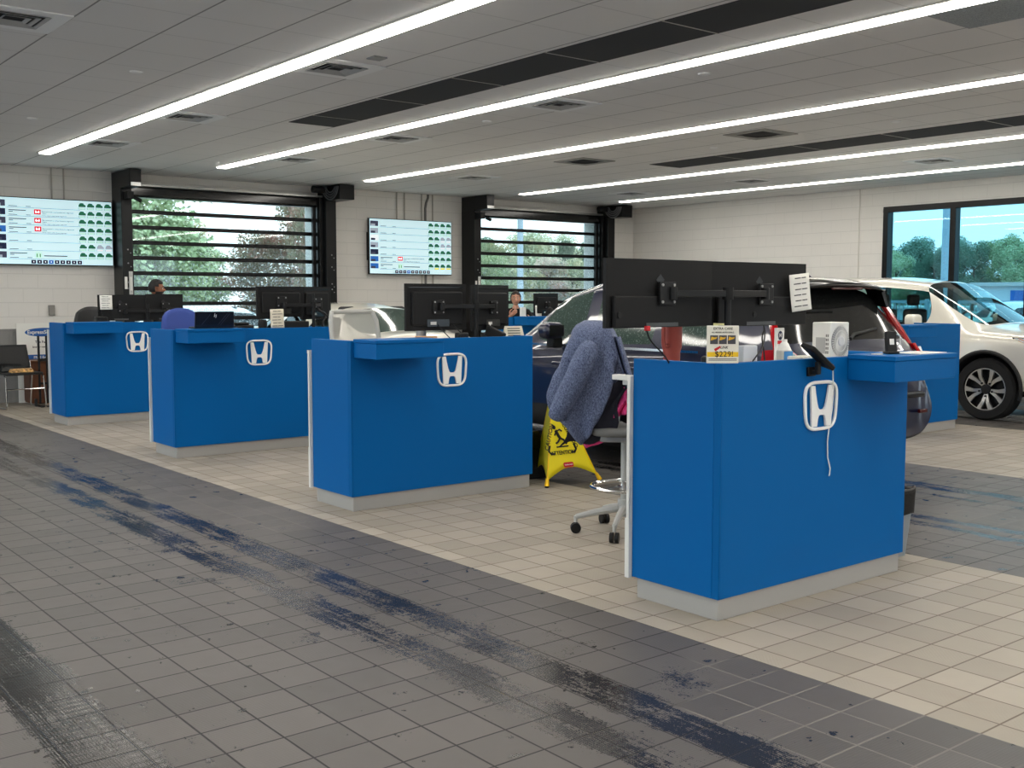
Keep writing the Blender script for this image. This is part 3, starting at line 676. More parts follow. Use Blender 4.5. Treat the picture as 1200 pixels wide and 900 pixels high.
t = thing('desk_fan', 'small white box fan with round grille at the right end of the near counter', 'fan', (4.86, 3.40, WT))
MB().box(0, .165, 0, .115, 0, .265).build('housing', WHITE, t, bevel=.006)
g = MB()
for k in range(40):
    a = 2*PI*k/40; g.ring([(.085+.026*math.cos(a), -.004, .165+.026*math.sin(a)), (.085+.076*math.cos(a+.25), -.004, .165+.086*math.sin(a+.25))], .0022, 5)
g.ring([(.085+.050*math.cos(2*PI*k/24), -.005, .165+.055*math.sin(2*PI*k/24)) for k in range(24)], .002, 5, closed=True)
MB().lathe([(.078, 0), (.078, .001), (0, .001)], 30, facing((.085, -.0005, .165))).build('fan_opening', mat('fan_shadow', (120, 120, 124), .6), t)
gr = g.build('grille', WHITE, t)
MB().lathe([(.026, 0), (.026, .006), (.02, .009), (0, .009)], 24, facing((.085, -.002, .165))).build('hub_cap', mat('hub_grey', (205, 205, 206), .4), gr)
MB().box(-.0015, 0, .03, .09, .10, .185).build('spec_label', mat('label_grey', (178, 178, 176), .6), t)
v = MB()
for r in range(5):
    for c in range(2): v.box(-.0012, 0, .012+.0*c+.010*c, .018+.010*c, .10+.022*r, .114+.022*r)
v.build('air_slots', mat('slot_dark', (110, 110, 110), .7), t)
MB().ring([(.165, .06, .20), (.20, .05, .21), (.215, .05, .18), (.19, .05, .13), (.168, .06, .12)], .004, 6).build('power_cord', WHITE, t, smooth=True)

t = thing('card_terminal', 'black card payment terminal on a bracket clipped to the near counter', 'payment terminal', (4.475, 3.20, 1.20), 0)
Mt = Matrix.Translation((0, 0, .012)) @ Matrix.Rotation(.55, 4, 'Y') @ Matrix.Rotation(.28, 4, 'X')
MB().box(-.105, .105, -.042, .042, -.012, .014, Mt).build('terminal_body', BLK_SOFT, t, bevel=.008, seg=3)
MB().box(-.085, -.01, -.033, .033, .014, .0155, Mt).build('display', mat('terminal_screen', (52, 58, 66), .15), t)
kp = MB()
for r in range(4):
    for c in range(3): kp.box(.012+.02*r, .026+.02*r, -.030+.021*c, -.013+.021*c, .014, .0165, Mt)
kk = kp.build('keypad', mat('keypad_grey', (70, 70, 74), .5), t)
MB().box(.088, .098, -.028, -.012, .014, .0168, Mt).build('cancel_key', RED, kk)
MB().box(-.015, .015, -.01, .042, -.075, -.055).box(-.012, .012, -.012, .010, -.075, -.012).box(-.03, .03, .030, .044, -.085, -.04).build('clip_bracket', BLK, t, bevel=.003)
cb = MB().ring([(4.575, 3.185, 1.165), (4.60, 3.20, 1.15), (4.635, 3.222, 1.10), (4.655, 3.232, 1.02), (4.65, 3.234, .94), (4.63, 3.234, .86), (4.618, 3.234, .78), (4.622, 3.234, .70), (4.645, 3.234, .64), (4.642, 3.234, .615), (4.632, 3.230, .605)], .0035, 6).build('charging_cable', WHITE, smooth=True)
tag(cb, 'thin white cable hanging down the front of the near counter', 'cable')
t = thing('card_reader', 'slim black upright card reader standing on the near counter ledge', 'card reader', (5.00, 3.13, 1.213), -.5)
Mr = Matrix.Rotation(-.16, 4, 'X')
MB().box(-.028, .028, -.012, .012, .0, .115, Mr).build('reader_body', BLK, t, bevel=.004); MB().box(-.030, .030, -.03, .035, 0, .012).build('foot', BLK, t, bevel=.003)
MB().box(-.012, .012, -.0135, -.012, .045, .075, Mr).build('sticker', PAPER, t)
MB().ring([(.028, 0, .10), (.045, 0, .09), (.046, 0, .05), (.028, 0, .04)], .005, 6).build('side_loop', LGREY, t, smooth=True)
t = MB().box(0, .27, 0, .16, 0, .003).build('paper_sheets', PAPER); t.location = (5.06, 3.005, 1.2125); t.rotation_euler = (0, 0, .03); tag(t, 'white sheets lying on the ledge of the near counter', 'paper')
t = MB().box(0, .05, 0, .035, 0, .004).build('business_card', PAPER); t.location = (4.86, 3.12, 1.2125); tag(t, 'small white card lying on the left of the near counter ledge', 'card')
t = thing('sanitizer_bottle', 'clear bottle with blue and yellow label beside the fan', 'bottle', (4.50, 3.42, WT))
CLEAR = mat('cloudy_plastic', (214, 214, 208), .2, alpha=.85)
MB().prism(rrect(.075, .05, .012), 0, .13).build('bottle', CLEAR, t, bevel=.004)
lb = MB().box(-.034, .034, -.0262, -.025, .075, .125).build('blue_label', mat('label_blue', (60, 140, 205), .5), t); MB().box(-.034, .034, -.0262, -.025, .04, .074).build('yellow_label', mat('label_yellow', (230, 214, 90), .5), t)
MB().box(.0, .026, -.0268, -.0262, .078, .102).build('label_picture', PAPER, lb)
MB().lathe([(.036, .13), (.020, .165), (.014, .17), (.014, .185), (0, .185)], 18).build('cap', WHITE, t, smooth=True)
t = thing('photo_stand', 'small white printed card stand behind the bottle on the near counter', 'card stand', (4.70, 3.60, WT))
MB().box(-.035, .035, 0, .012, 0, .235).build('card', WHITE, t, bevel=.002)
MB().prism([(.018*math.cos(k*PI/9), .024*math.sin(k*PI/9)) for k in range(18)], 0, .001, facing((0, -.0005, .195))).build('dark_badge', mat('badge_navy', (38, 36, 70), .5), t); MB().box(-.022, .022, -.0012, 0, .150, .168).build('red_strip', RED, t); text_mb('M', .030, facing((0, -.0016, .195)), bold=True).build('letter', PAPER, t)
t = thing('power_adapter', 'white power adapter box among cables under the wide monitors', 'adapter', (4.335, 3.50, WT)); MB().box(-.055, .055, 0, .06, 0, .155).build('adapter_body', mat('pale_blue_grey', (205, 210, 216), .45), t, bevel=.006)
MB().ring([(-.03, -.006, .04), (-.01, -.008, .075), (.02, -.008, .06), (.035, -.006, .03)], .003, 6).build('red_wire', RED, t, smooth=True)
t = MB().box(-.09, .09, -.05, .05, 0, .018).box(-.08, .085, -.045, .05, .018, .100).build('document_tray', mat('ivory_papers', (226, 222, 210), .8), bevel=.002); t.location = (4.575, 3.36, WT); t.rotation_euler = (0, 0, .1); tag(t, 'pale stack of papers between bottle and adapter on the near counter', 'papers')
t = thing('desk_phone', 'black desk phone behind the $229! card', 'phone', (4.13, 3.48, WT)); MB().box(-.08, .08, 0, .10, 0, .11).build('phone_body', BLK, t, bevel=.01); MB().box(-.07, -.02, -.012, .08, .10, .14).build('handset', BLK_SOFT, t, bevel=.01)
def cable(pts, label, m=BLK, r=.004):
    # smooth
    P = [Vector(p) for p in pts]; out = []
    for i in range(len(P)-1):
        a, b, c, d = P[max(i-1, 0)], P[i], P[i+1], P[min(i+2, len(P)-1)]
        for k in range(6):
            u = k/6; out.append(.5*((2*b)+(c-a)*u+(2*a-5*b+4*c-d)*u*u+(3*b-a-3*c+d)*u**3))
    out.append(P[-1])
    o = MB().ring(out, r, 6).build('cable', m, smooth=True); return tag(o, label, 'cable', 'desk cables')
cable([(3.66, 3.57, 1.36), (3.69, 3.57, 1.30), (3.78, 3.56, 1.22), (3.90, 3.60, 1.12)], 'black video cable with red plug looping from the left wide monitor')
o = MB().box(3.65, 3.675, 3.555, 3.575, 1.345, 1.368).build('cable_plug', RED, bevel=.003); tag(o, 'red plug under the left end of the left wide monitor', 'plug')
cable([(4.52, 3.57, 1.36), (4.52, 3.56, 1.31), (4.45, 3.52, 1.25), (4.30, 3.47, 1.17), (4.22, 3.46, 1.12)], 'black cable sloping down from the right wide monitor')
cable([(4.53, 3.57, 1.34), (4.55, 3.60, 1.29), (4.62, 3.64, 1.20), (4.66, 3.66, 1.11)], 'black cable dropping behind the bottle on the near counter')

# ------------------------------------------------------------------ things on the middle counter
t = thing('tent_card', 'cream folded tent card at the right end of the middle counter', 'card', (5.43, 6.77, ZT-.095), -.25)
CR = mat('cream_card', (226, 219, 200), .8)
MB().add([(-.10, -.05, 0), (.10, -.05, 0), (.075, 0, .165), (-.075, 0, .165), (-.10, .05, 0), (.10, .05, 0)], [(0, 1, 2, 3), (4, 3, 2, 5)]).build('folded_card', CR, t, solid=.002)
k = MB()
for i in range(4):
    zz = .09+.018*i; yy = -.05+.05*zz/.165-.003
    k.add([(-.055, yy, zz), (.055, yy, zz), (.055, yy+.002, zz+.007), (-.055, yy+.002, zz+.007)], [(0, 1, 2, 3)])
k.build('printed_lines', INK, t)
t = thing('steel_cup', 'grey cup with black lid beside the left monitor on the middle counter', 'cup', (4.77, 7.10, WT)); MB().lathe([(.032, 0), (.040, .02), (.042, .27), (.04, .28)], 20).build('cup', mat('brushed_grey', (150, 152, 155), .4, metal=.3), t, smooth=True); MB().lathe([(.043, .28), (.043, .30), (.03, .315), (.0, .315)], 20).build('lid', BLK, t, smooth=True)
t = thing('desk_phone', 'black desk phone under the right monitor of the middle counter', 'phone', (5.33, 6.83, WT), .2); MB().add([(-.11, -.08, 0), (.11, -.08, 0), (.11, .1, 0), (-.11, .1, 0), (-.11, -.08, .03), (.11, -.08, .03), (.11, .1, .12), (-.11, .1, .12)], [(0, 3, 2, 1), (4, 5, 6, 7), (0, 1, 5, 4), (1, 2, 6, 5), (2, 3, 7, 6), (3, 0, 4, 7)]).build('phone_body', BLK, t, bevel=.006)
MB().box(-.10, -.05, -.085, .10, .05, .15, Matrix.Rotation(.35, 4, 'X')).build('handset', BLK_SOFT, t, bevel=.012, seg=3)
t = MB().box(-.05, .05, -.03, .03, 0, .125).build('mouse_stand', BLK, bevel=.012, seg=3); t.location = (4.93, 6.78, WT); tag(t, 'small black device below the left monitor of the middle counter', 'device')
o = MB().box(0, .14, 0, .09, 0, .105).build('paper_box', mat('tan_cardboard', (196, 152, 104), .8), bevel=.002); o.location = (4.52, 6.72, WT); tag(o, 'low tan box at the foot of the grey cup', 'box')
cable([(4.80, 6.90, 1.29), (4.82, 6.87, 1.24), (4.87, 6.83, 1.17), (4.88, 6.82, 1.11)], 'black cable under the left monitor of the middle counter')
cable([(4.93, 6.90, 1.29), (4.97, 6.87, 1.24), (5.02, 6.83, 1.17), (5.02, 6.82, 1.11)], 'second black cable under the left monitor of the middle counter')
cable([(5.36, 6.98, 1.29), (5.33, 6.94, 1.25), (5.26, 6.88, 1.16), (5.25, 6.88, 1.11)], 'white cable beside the pole arm of the middle counter', WHITE)

# ------------------------------------------------------------------ things on the second counter
t = thing('laptop', 'dark navy laptop open on the ledge of the second counter, lid toward us', 'laptop', (4.15, 9.62, 1.213))
LID = mat('navy_laptop_lid', (10, 18, 32), .25)
MB().box(-.19, .19, -.01, .13, 0, .016).build('keyboard_base', LID, t, bevel=.003)
Ml = Matrix.Translation((0, 0, .012)) @ Matrix.Rotation(.10, 4, 'X')
lid = MB().box(-.19, .19, -.014, -.004, 0, .145, Ml).build('lid', LID, t, bevel=.003)
MB().box(-.18, .18, -.004, -.003, .012, .135, Ml).build('screen', SCREEN_OFF, t)
lg = MB()
for x0, z0, x1, z1 in ((-.004, .095, .002, .13), (.010, .088, .016, .118), (.002, .108, .012, .114)): lg.add([Ml @ Vector(p) for p in ((x0-.004, -.0155, z0), (x0+.002, -.0155, z0), (x1+.002, -.0155, z1), (x1-.004, -.0155, z1))], [(0, 1, 2, 3)])
lg.build('lid_logo', mat('logo_silver', (190, 196, 204), .3), lid)
l2 = MB()
for a in (-.10, .06, .085): l2.add([Ml @ Vector(p) for p in ((a-.03, -.0152, .02), (a-.028, -.0152, .02), (a+.062, -.0152, .125), (a+.060, -.0152, .125))], [(0, 1, 2, 3)])
l2.build('lid_lines', mat('lid_line_grey', (70, 80, 96), .3), lid)
t = thing('desk_phone', 'black desk phone to the right of the laptop on the second counter', 'phone', (4.60, 9.93, WT)); MB().box(-.10, .08, -.05, .09, 0, .125).build('phone_body', BLK, t, bevel=.012); MB().box(-.12, .04, -.03, .03, .125, .15).build('handset', BLK_SOFT, t, bevel=.012)
t = MB().lathe([(.035, 0), (.042, .01), (.045, .15), (.035, .175), (0, .178)], 16).build('webcam', BLK, smooth=True); t.location = (4.80, 9.95, WT); tag(t, 'rounded black webcam beside the desk phone on the second counter', 'webcam')
t = MB().box(-.15, .15, -.08, .08, 0, .155).build('docking_station', BLK, bevel=.01); t.location = (5.15, 10.0, WT); tag(t, 'black docking box under the monitors of the second counter', 'dock')
cable([(5.55, 10.2, 1.38), (5.60, 10.12, 1.30), (5.52, 10.05, 1.22), (5.56, 10.0, 1.12)], 'black cable bundle hanging right of the pole on the second counter', BLK, .012)
cable([(5.47, 10.2, 1.38), (5.58, 10.1, 1.33), (5.62, 10.05, 1.2), (5.50, 10.0, 1.12)], 'second black cable loop right of the pole on the second counter', BLK, .010)
t = MB().box(-.07, .07, -.05, .05, 0, .16).build('card_printer', BLK, bevel=.012); t.location = (4.36, 13.45, WT); tag(t, 'small black device at the left of the farthest counter', 'device')
# far counter
t = MB().box(-.04, .04, -.03, .03, 0, .24).build('paper_holder', WHITE, bevel=.004); t.location = (10.62, 13.0, WT); tag(t, 'white upright holder at the left elbow of the man in black', 'holder')
t = paper('taped_paper', 11.16, 13.27, 1.37, .14, .22, .1, 'white sheet below the dark monitor on the far counter', 'paper', PAPER, 2)
t = MB().lathe([(.10, 0), (.11, .06), (.08, .15), (.04, .22), (0, .24)], 14).build('headset_stand', BLK_SOFT, smooth=True); t.location = (11.22, 13.05, WT); tag(t, 'black rounded object beside the monitor on the far counter', 'desk object')

# ------------------------------------------------------------------ chairs
def stool(x, y, rz, label, back, seat_m, frame_m, back_kind='mesh', seat_h=.70, back_top=1.36, arms=True, bw=.46):
    """drafting stool facing local -Y (back at +Y)"""
    t = thing('desk_stool', label, 'chair', (x, y, 0), rz, 'desk stools')
    base = MB()
    for k in range(5):
        a = 2*PI*k/5+.3; c, s_ = math.cos(a), math.sin(a)
        base.ring([(c*.04, s_*.04, .16), (c*.18, s_*.18, .135), (c*.31, s_*.31, .105)], .02, 8, radii=[.026, .022, .016])
        base.cyl((c*.31, s_*.31, .11), (c*.31, s_*.31, .07), .012, 8)
    base.cyl((0, 0, .11), (0, 0, .22), .042, 16)
    bo = base.build('star_base', frame_m, t, smooth=True)
    for k in range(5):
        a = 2*PI*k/5+.3; c, s_ = math.cos(a), math.sin(a); px, py = c*.31, s_*.31; n_ = (-s_, c)
        cs = MB()
        for sg in (-1, 1): cs.cyl((px+n_[0]*.006*sg, py+n_[1]*.006*sg, .033), (px+n_[0]*.028*sg, py+n_[1]*.028*sg, .033), .033, 16)
        cs.build('caster', BLK, t, smooth=True, bevel=.003)
    MB().cyl((0, 0, .20), (0, 0, seat_h-.08), .024, 14).build('gas_column', frame_m, t, smooth=True)
    fr = MB().ring([(.21*math.cos(2*PI*k/28), .21*math.sin(2*PI*k/28), .30) for k in range(28)], .013, 8, closed=True)
    for k in range(3):
        a = 2*PI*k/3; fr.ring([(.03*math.cos(a), .03*math.sin(a), .30), (.21*math.cos(a), .21*math.sin(a), .30)], .009, 6)
    fr.lathe([(.034, .27), (.034, .34)], 14); fr.build('foot_ring', CHROME if frame_m is not BLK else BLK, t, smooth=True)
    st = MB().prism(rrect(.48, .46, .10), seat_h-.045, seat_h).build('seat', seat_m, t, bevel=.018, seg=3)
    MB().prism(rrect(.36, .36, .06), seat_h-.085, seat_h-.046).build('seat_plate', GREY, t, bevel=.008)
    lean = .10; z0 = seat_h+.10; w_ = bw
    def bp(u, v):
        zz = z0+(back_top-z0)*v; half = (w_/2)*(.96+.04*math.sin(PI*v))
        if back_kind == 'solid': half *= 1-.16*v**3; zz -= .075*abs(2*u-1)**3*v**2
        return ((u-.5)*2*half, .21+.05*math.cos((u-.5)*PI)*1.0-.03+lean*v, zz)
    if back_kind == 'mesh':
        loop = []
        for k in range(9): loop.append(bp(.05+.9*k/8, 1))
        for k in range(1, 8): loop.append(bp(1-.0*k, 1-k/8))
        for k in range(9): loop.append(bp(.95-.9*k/8, 0))
        for k in range(1, 8): loop.append(bp(0, k/8))
        bf = MB().ring(loop, .019, 8, closed=True).build('back_frame', frame_m, t, smooth=True)
        MB().grid(bp, 13, 11).build('back_mesh', back, bf, smooth=True)
    else:
        MB().grid(bp, 13, 13).build('backrest', back, t, smooth=True, solid=.06)
    MB().ring([(0, .05, seat_h-.06), (0, .22, seat_h-.05), (0, .27, seat_h+.06), (0, .275, seat_h+.30)], .024, 8).build('back_post', frame_m, t, smooth=True)
    if arms:
        for sg in ((-1, 1) if arms is True else arms):
            MB().ring([(sg*.20, .02, seat_h-.06), (sg*.27, .02, seat_h-.04), (sg*.275, .01, seat_h+.10), (sg*.27, 0, seat_h+.20)], .019, 8).build('arm_support', frame_m, t, smooth=True)
            MB().prism(rrect(.075, .25, .03, cx=sg*.265, cy=-.01), seat_h+.20, seat_h+.23).build('arm_pad', frame_m, t, bevel=.008)
    return t
def mesh_mat(name, rgb, a):
    return mat(name, rgb, .6, alpha=a)
WMESH = mesh_mat('white_mesh_fabric', (214, 212, 204), .62)
GFRAME = mat('pale_grey_frame', (182, 182, 178), .4)
NEAR_CH = (4.84, 4.90, .93)
stool(*NEAR_CH, 'grey drafting stool under the draped blue jacket, with steel foot ring', mat('grey_mesh', (120, 120, 120), .7), mat('grey_seat_fabric', (112, 112, 110), .8), GFRAME, 'solid', .69, 1.27, (1,), .34)
stool(4.50, 7.36, .10, 'stool with a white mesh back behind the middle counter', WMESH, mat('grey_seat_fabric2', (120, 120, 118), .8), GFRAME, 'mesh', .70, 1.385)
stool(4.33, 10.50, .10, 'stool with blue fabric back behind the laptop', mat('royal_blue_fabric', (54, 76, 150), .8, bump=.2, bscale=150), mat('blue_seat', (50, 70, 140), .8), BLK, 'solid', .70, 1.385, False)
stool(4.47, 14.08, -.25, 'stool with black leather back behind the farthest left counter', mat('black_leather', (18, 18, 19), .4, bump=.2, bscale=30), mat('black_leather2', (18, 18, 19), .4), BLK, 'solid', .70, 1.375, False)

# jacket draped on the near stool -----------------------------------------
def heather():
    s = NT('heather_blue_knit'); t = s.node('ShaderNodeTexCoord'); P = t.outputs['Object']
    n = s.noise(P, 130, 3, .8); q = s.node('ShaderNodeSeparateXYZ'); s.put(q.inputs[0], P)
    n2 = s.noise(s.vec(s.m_('MULTIPLY', q.outputs[0], 3), s.m_('MULTIPLY', q.outputs[1], 3), q.outputs[2]), 70, 2, .7)
    f = s.step(s.m_('ADD', s.m_('MULTIPLY', n, .5), s.m_('MULTIPLY', n2, .5)), .36, .66)
    s.put(s.b.inputs['Base Color'], s.mix(f, lin((50, 58, 88)), lin((122, 134, 164)))); s.b.inputs['Roughness'].default_value = .9; s.bump(n, .4, .003); return s.m
KNIT = heather(); LINING = mat('navy_lining', (20, 20, 34), .8)
E1 = Vector((.73, -.683, 0)); E2 = Vector((.683, .73, 0))
t = thing('jacket', 'heathered blue grey zip jacket draped over the near stool back', 'jacket', (0, 0, 0))
def outline(z, tab):
    for i in range(len(tab)-1):
        a, b_ = tab[i], tab[i+1]
        if a[0] >= z >= b_[0]:
            u = (a[0]-z)/(a[0]-b_[0]); return [a[k]+(b_[k]-a[k])*u for k in range(1, len(a))]
    return list(tab[-1][1:])
def P_at(px_u, depth, z): # helper: point at signed width / depth about the stool back centre
    return JC + E1*px_u + E2*depth + Vector((0, 0, z))
JC = Vector((4.665, 5.045, 0))
# (z, left u, right u, half depth)
tab = [(1.352, -.035, .075, .10), (1.335, -.075, .115, .17), (1.30, -.10, .15, .215), (1.22, -.13, .18, .235), (1.10, -.165, .20, .235), (.98, -.205, .195, .225), (.86, -.235, .175, .22), (.76, -.225, .14, .215), (.70, -.16, .10, .21), (.64, -.09, .05, .20)]
def jk(u, v):
    z = 1.352-(1.352-.64)*v; l, r, d = outline(z, tab); a = 2*PI*u
    c, s_ = math.cos(a), math.sin(a); sq = lambda q: math.copysign(abs(q)**.8, q)
    m = (l+r)/2; hw = (r-l)/2
    fold = 1+.12*math.sin(7*a+4*v)*min(1, v*3)+.07*math.sin(13*a-7*v+math.sin(9*v))*min(1, v*2)
    hem = -.05*v*math.sin(3*a+1)
    return P_at(m+hw*sq(c)*fold, d*sq(s_)*fold, z+hem)
mb = MB().grid(jk, 56, 26, wrapu=True)
mb.add([jk(i/56, 0) for i in range(56)], [tuple(range(56))])
mb.build('jacket_body', KNIT, t, smooth=True, solid=.006, angle=80)
slv = [(.02, -.235, 1.24), (-.03, -.262, 1.12), (-.085, -.27, 1.0), (-.135, -.262, .90), (-.185, -.255, .81), (-.215, -.25, .745)]
sm = MB(); pts = [P_at(*p) for p in slv]; rr = [.055, .080, .068, .072, .056, .054]
sm.ring(pts, .06, 14, radii=rr, caps=True); so = sm.build('sleeve', KNIT, t, smooth=True)
md = so.modifiers.new('u', 'SUBSURF'); md.levels = 2; md.render_levels = 2
# falling front edge of the jacket on the right
def flap(u, v):
    z = 1.26-.33*v; return P_at(.14+.05*u+.10*v+.03*u*v, -.20+.05*math.sin(u*7)+.05*u, z+.02*math.sin(u*9)*v-.10*u*v)
MB().grid(flap, 14, 12).build('front_flap', KNIT, t, smooth=True, solid=.006)
def ling(u, v):
    z = .93-.36*v+.02*math.sin(u*8); return P_at(.01+.24*u-.17*v*(1-u)*.6-.10*v+.02*math.sin(v*9), -.15+.02*math.sin(u*9), z+.10*u*(1-.3*v))
MB().grid(ling, 12, 12).build('dark_lining', LINING, t, smooth=True, solid=.006)
# pink garment under the jacket
t = thing('pink_garment', 'bright pink garment showing beneath the blue jacket on the stool', 'clothing', (0, 0, 0))
PINK = mat('hot_pink_cloth', (240, 70, 140), .75, bump=.3, bscale=40)
def pk(u, v): return P_at(.17+.085*u+.02*math.sin(v*5), -.10+.03*math.sin(u*8+v*4), .93-.18*v+.03*u)
MB().grid(pk, 12, 10).build('upper_fold', PINK, t, smooth=True, solid=.02)
def pk2(u, v): return P_at(-.02+.16*u+.01*math.sin(v*7), -.11+.02*math.sin(u*9), .66-.10*v+.06*u)
MB().grid(pk2, 12, 8).build('lower_fold', PINK, t, smooth=True, solid=.015)
t = MB().ring([P_at(.20, -.03, .96), P_at(.25, -.03, .90), P_at(.26, -.02, .80), P_at(.22, 0, .72)], .03, 8).build('black_strap_bag', BLK_SOFT, smooth=True); tag(t, 'black strap bag hanging behind the pink garment on the stool', 'bag')

# floor sign --------------------------------------------------------------
def floor_sign():
    t = thing('wet_floor_sign', 'yellow fabric pop up floor sign reading CAUTION ATTENTION', 'floor sign', (5.80, 6.58, 0))
    H_ = .755; n = 3
    feet = [Vector((-.285, -.13, 0)), Vector((.27, -.15, 0)), Vector((-.01, .36, 0))]
    apex = Vector((-.115, -.01, H_)); top = [apex+f*.075 for f in feet]
    for i in range(3):
        a, b_ = feet[i], feet[(i+1) % 3]; ta, tb = top[i], top[(i+1) % 3]
        def fn(u, v):
            zb = .055+.085*math.sin(PI*u)    # arched hem
            bot = a.lerp(b_, u); tp = ta.lerp(tb, u); k = (v*(1-zb/H_)+zb/H_); q = bot.lerp(tp, k)
            c = (feet[0]+feet[1]+feet[2])/3; c = c.lerp(apex, k); c.z = q.z
            return q.lerp(c, .05*math.sin(PI*u)*math.sin(PI*min(1, v*1.1)))
        MB().grid(fn, 16, 14).build('fabric_face', YELLOW, t, smooth=True, solid=.003)
    for i in range(3):
        f = feet[i]; d = (top[i]-f).normalized()
        MB().cyl(f+Vector((0, 0, .012)), f+d*.075, .02, 10, .013).build('corner_foot', YEL_PLA, t, smooth=True)
        MB().cyl(f+Vector((0, 0, .001)), f+Vector((0, 0, .014)), .016, 10).build('rubber_tip', BLK, t, smooth=True)
        MB().cyl(f+d*.07, top[i], .005, 8).build('rib', YEL_PLA, t, smooth=True)
    MB().lathe([(.032, 0), (.026, .035), (.02, .05)], 12, Matrix.Translation(apex+Vector((0, 0, -.045)))).build('top_cap', YEL_PLA, t, smooth=True)
    MB().ring([apex+Vector(p) for p in ((-.022, 0, 0), (-.022, 0, .045), (.022, 0, .045), (.022, 0, 0))], .007, 6).build('carry_loop', BLK, t, smooth=True)
    # printed front face graphics (front face is feet 0-1)
    a, b_ = feet[0], feet[1]; xax = (b_-a).normalized(); mid = (a+b_)/2; up = ((top[0]+top[1])/2-mid).normalized(); nrm = xax.cross(up).normalized()
    if nrm.y > 0: nrm = -nrm
    def Mx(u, v, rot=0, off=.004): return Matrix.Translation(mid+xax*u+up*v+nrm*off) @ Matrix((xax, up, -nrm if xax.cross(up).dot(nrm) < 0 else nrm)).transposed().to_4x4() @ Matrix.Rotation(rot, 4, 'Z')
    BK = mat('sign_black', (24, 22, 18), .7)
    g = text_mb('CAUTION', .052, Mx(-.150, .40, 1.10), bold=True); text_mb('CUIDADO', .050, Mx(.060, .40, -1.14), bold=True, mb=g); text_mb('ATTENTION', .044, Mx(-.045, .265), bold=True, mb=g)
    g.build('lettering', BK, t)
    p = MB()
    for q in (((-.165, .33), (-.185, .285), (-.165, .262), (-.135, .262)), ((.045, .262), (.075, .262), (.095, .285), (.08, .33))):
        p.ring([mid+xax*u+up*v+nrm*.005 for u, v in q], .008, 6)
    p.build('frame_strokes', BK, t, smooth=True)
    f = MB()
    def stroke(q, r): f.ring([mid+xax*u+up*v+nrm*.005 for u, v in q], r, 8)
    f.lathe([(.0, -.002), (.017, 0), (0, .002)], 14, Mx(-.085, .475)); stroke([(-.075, .45), (-.055, .40), (-.045, .385)], .012); stroke([(-.045, .385), (-.015, .37), (.01, .335)], .008); stroke([(-.045, .385), (-.075, .355), (-.095, .345)], .008); stroke([(-.07, .44), (-.035, .455), (-.015, .44)], .006); stroke([(-.07, .44), (-.095, .41)], .006); stroke([(-.095, .315), (.02, .315)], .006)
    f.build('slipping_figure', BK, t, smooth=True)
    mk = MB().prism(rrect(.10, .038, .012), 0, .002, Mx(-.015, .165)).build('red_badge', RED, t); text_mb('Rubbermaid', .017, Mx(-.015, .165, 0, .0075), bold=True).build('badge_text', PAPER, mk)
    text_mb('Commercial Products', .0105, Mx(-.015, .138)).build('small_text', RED, t)
floor_sign()

# bins -------------------------------------------------------------------
def bin_(name, x, y, w_, d_, h, label, body, bag_drop=.14):
    t = thing(name, label, 'bin', (x, y, 0))
    def wall(u, v):
        k = .80+.20*v; P = rrect(w_*k, d_*k, .03*k, 4); n = len(P); p = P[int(u*n+.5) % n]; return (p[0], p[1], h*v)
    N = len(rrect(1, 1, .1, 4))
    m = MB()
    rings = [(v, rrect(w_*(.80+.20*v), d_*(.80+.20*v), .03, 4)) for v in (0, .03, .5, .97, 1)]
    vs = [(p[0], p[1], max(.002, h*v)) for v, R in rings for p in R]; fs = [(j*N+i, j*N+(i+1) % N, (j+1)*N+(i+1) % N, (j+1)*N+i) for j in range(4) for i in range(N)]
    m.add(vs, fs+[tuple(range(N))]).build('bin_body', body, t, smooth=True, solid=.004)
    random.seed(int(x*100)); b = MB(); prof = [(.86, h-.10), (1.03, h-bag_drop), (1.05, h-.06), (1.07, h+.012), (1.0, h+.02), (.93, h-.02), (.85, h-.12)]
    vs = []
    for r, z in prof:
        for i, p in enumerate(rrect(w_*r, d_*r, .04, 4)):
            j = random.uniform(-.012, .014); vs.append((p[0]*(1+j*1.2), p[1]*(1+j*1.2), z+random.uniform(-.014, .014)))
    k = len(prof); fs = [(j*N+i, j*N+(i+1) % N, (j+1)*N+(i+1) % N, (j+1)*N+i) for j in range(1, k-1) for i in range(N)]
    b.add(vs, fs).build('bag_liner', BAGPLASTIC, t, sub=1)
bin_('waste_bin', 5.60, 3.57, .26, .34, .395, 'grey waste bin with black bag at the right end of the near counter', mat('bin_grey', (140, 146, 150), .45))
bin_('waste_bin', 5.76, 6.98, .27, .36, .40, 'black waste bin with bag between the middle counter and the floor sign', BLK)

# far left corner ----------------------------------------------------------
t = thing('guest_chair', 'black guest chair with chrome frame by the left edge of the picture', 'chair', (3.95, 15.66, 0), .12)
LEA = mat('black_vinyl', (26, 26, 27), .5)
def gb(u, v): return ((u-.5)*(.50-.03*v), .20+.10*v+.03*math.cos((u-.5)*PI), .50+.34*v)
MB().grid(gb, 10, 8).build('backrest', LEA, t, smooth=True, solid=.035)
MB().prism(rrect(.52, .46, .05), .455, .49).build('seat', LEA, t, bevel=.012)
for sg in (-1, 1):
    MB().ring([(sg*.25, .24, .62), (sg*.25, .20, .46), (sg*.25, -.17, .455), (sg*.25, -.22, .43), (sg*.26, -.26, .05), (sg*.26, -.24, .012), (sg*.26, .22, .012), (sg*.25, .24, .04), (sg*.25, .16, .44)], .011, 8).build('sled_leg', CHROME, t, smooth=True)
MB().cyl((-.25, -.235, .27), (.25, -.235, .27), .009, 8).build('front_rail', CHROME, t, smooth=True)
